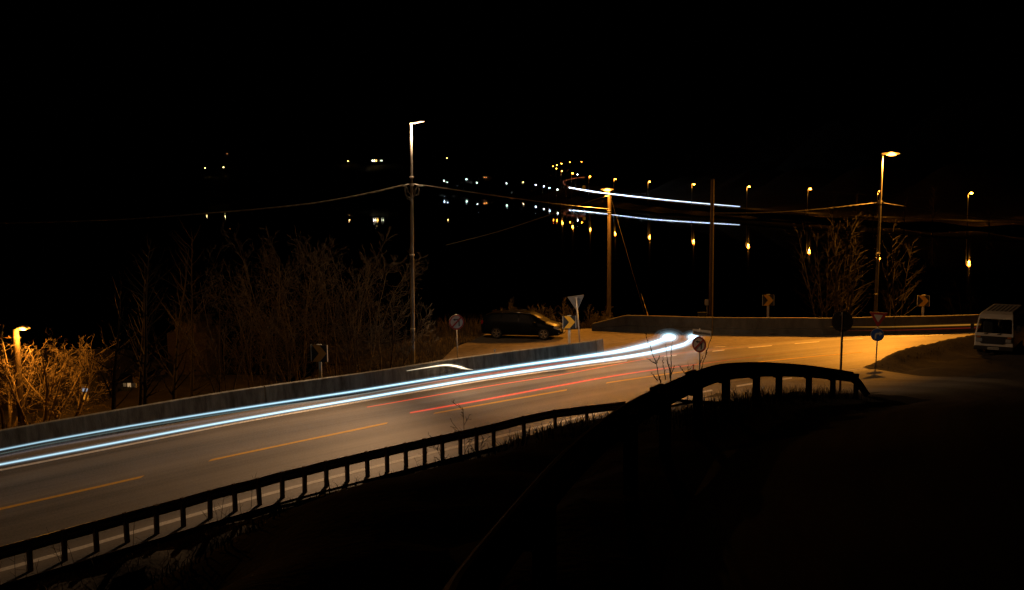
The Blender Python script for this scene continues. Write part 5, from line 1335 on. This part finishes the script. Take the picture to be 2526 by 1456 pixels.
trail('light_trail', 'dark red streak between the two white headlight streaks', [(930, 964), (959, 960), (1125, 934), (1300, 908), (1512, 875)], .6, [.012, .045, .05, .045, .03], [.05, .25, .30, .25, .1], (1.0, .05, .07), 1.0, 'red_streak', 'light trail', None, 'red tail light streaks')
trail('light_trail', 'thin upper red tail light streak in the middle of the road', [(905, 1004.5), (1203, 953), (1381, 925), (1568, 890), (1709, 867), (1973, 845)], .8, [.014, .018, .018, .014, .010, .008], [.9, 1.1, 1.0, .6, .22, .12], (1.0, .035, .008), 1.0, 'red_streak_thin', 'light trail', None, 'red tail light streaks')
trail('light_trail', 'brighter lower red tail light streak above the yellow centre dash', [(1011, 1018.5), (1200, 985), (1381, 951), (1545, 922), (1709, 900), (1973, 865)], .8, [.030, .038, .038, .028, .014, .009], [.8, 1.05, 1.0, .6, .2, .12], (1.0, .035, .008), 1.0, 'red_streak_thin', 'light trail', None, 'red tail light streaks')
trail('light_trail', 'short bent white streak floating before the barrier', [(1003, 915), (1042, 908.5), (1094, 901), (1122, 903), (1150, 910), (1167, 912)], .70, [.008, .02, .03, .045, .055, .01], [1.2, 1.5, 2, 3, 3, 1], (1, .82, .55), 1.0, 'torch_streak', step=.08)
trail('light_trail', 'amber side light streak low along the right part of the far barrier', [(2046, 806), (2120, 807), (2202, 806.5), (2300, 804), (2437, 800), (2560, 796)], .55, [.01, .035, .05, .055, .055, .055], [.12, .22, .30, .36, .36, .36], (1.0, .40, .04), 1.0, 'amber_streak')
trail('light_trail', 'faint dark red streak beneath the amber streak at the right', [(2080, 816), (2202, 815), (2300, 812), (2437, 807.5), (2560, 803)], .5, [.01, .02, .025, .03, .03], [.05, .1, .12, .14, .14], (1.0, .06, .03), 1.0, 'red_streak_faint')
trail('light_trail', 'dim grey blurred bodywork streak between the white headlight streaks', [(-120, 1152), (0, 1127), (190, 1089), (485, 1043), (657, 1012), (878, 976), (1000, 956)], .35, [.05, .06, .065, .07, .07, .05, .02], [.035, .05, .055, .055, .05, .04, .02], (.9, .88, 1.0), 1.0, 'bodywork_streak')
trail('light_trail', 'faint teal streak just under the upper white headlight streak', [(-120, 1145), (0, 1119.5), (190, 1081), (407, 1043.5), (657, 1004.5), (823, 984), (1155, 926.5), (1331, 899), (1498, 877)], .58, [.03, .03, .032, .034, .036, .036, .03, .02], [.10, .11, .13, .15, .18, .2, .2, .1], (.5, .75, .72), 1.0, 'teal_streak')
# far car across the lake and tail lights on the hairpin
path = resample(catmull([dp(x, y, D) for x, y, D in ROADPTS[:5]], 6), 6); N = len(path)
mb = MB(); mb.tube([p - path[0] for p in path], [.34 * (1 - .55 * i / (N - 1)) for i in range(N)], 6, attr=[9 - 7.5 * i / (N - 1) for i in range(N)])
o = mb.build('light_trail', streak('far_headlight_streak', (.72, .85, 1.0), .5), None, True, True); o.location = path[0]; tag(o, 'long white headlight streak on the road across the lake', 'light trail')
hp = [(1408, 465, 838), (1398, 459, 850), (1391, 454, 865), (1389, 449, 885), (1396, 445, 905), (1408, 442, 920), (1425, 439, 935), (1442, 437.5, 950)]
path = resample(catmull([dp(*q) for q in hp], 6), 3); N = len(path)
mb = MB(); mb.tube([p - path[0] for p in path], .22, 6, attr=[.5 + .3 * math.sin(i * .9) for i in range(N)])
o = mb.build('light_trail', streak('hairpin_streak', (1, .22, .06), .28), None, True, True); o.location = path[0]; tag(o, 'faint red streak bending round the far hairpin', 'light trail')
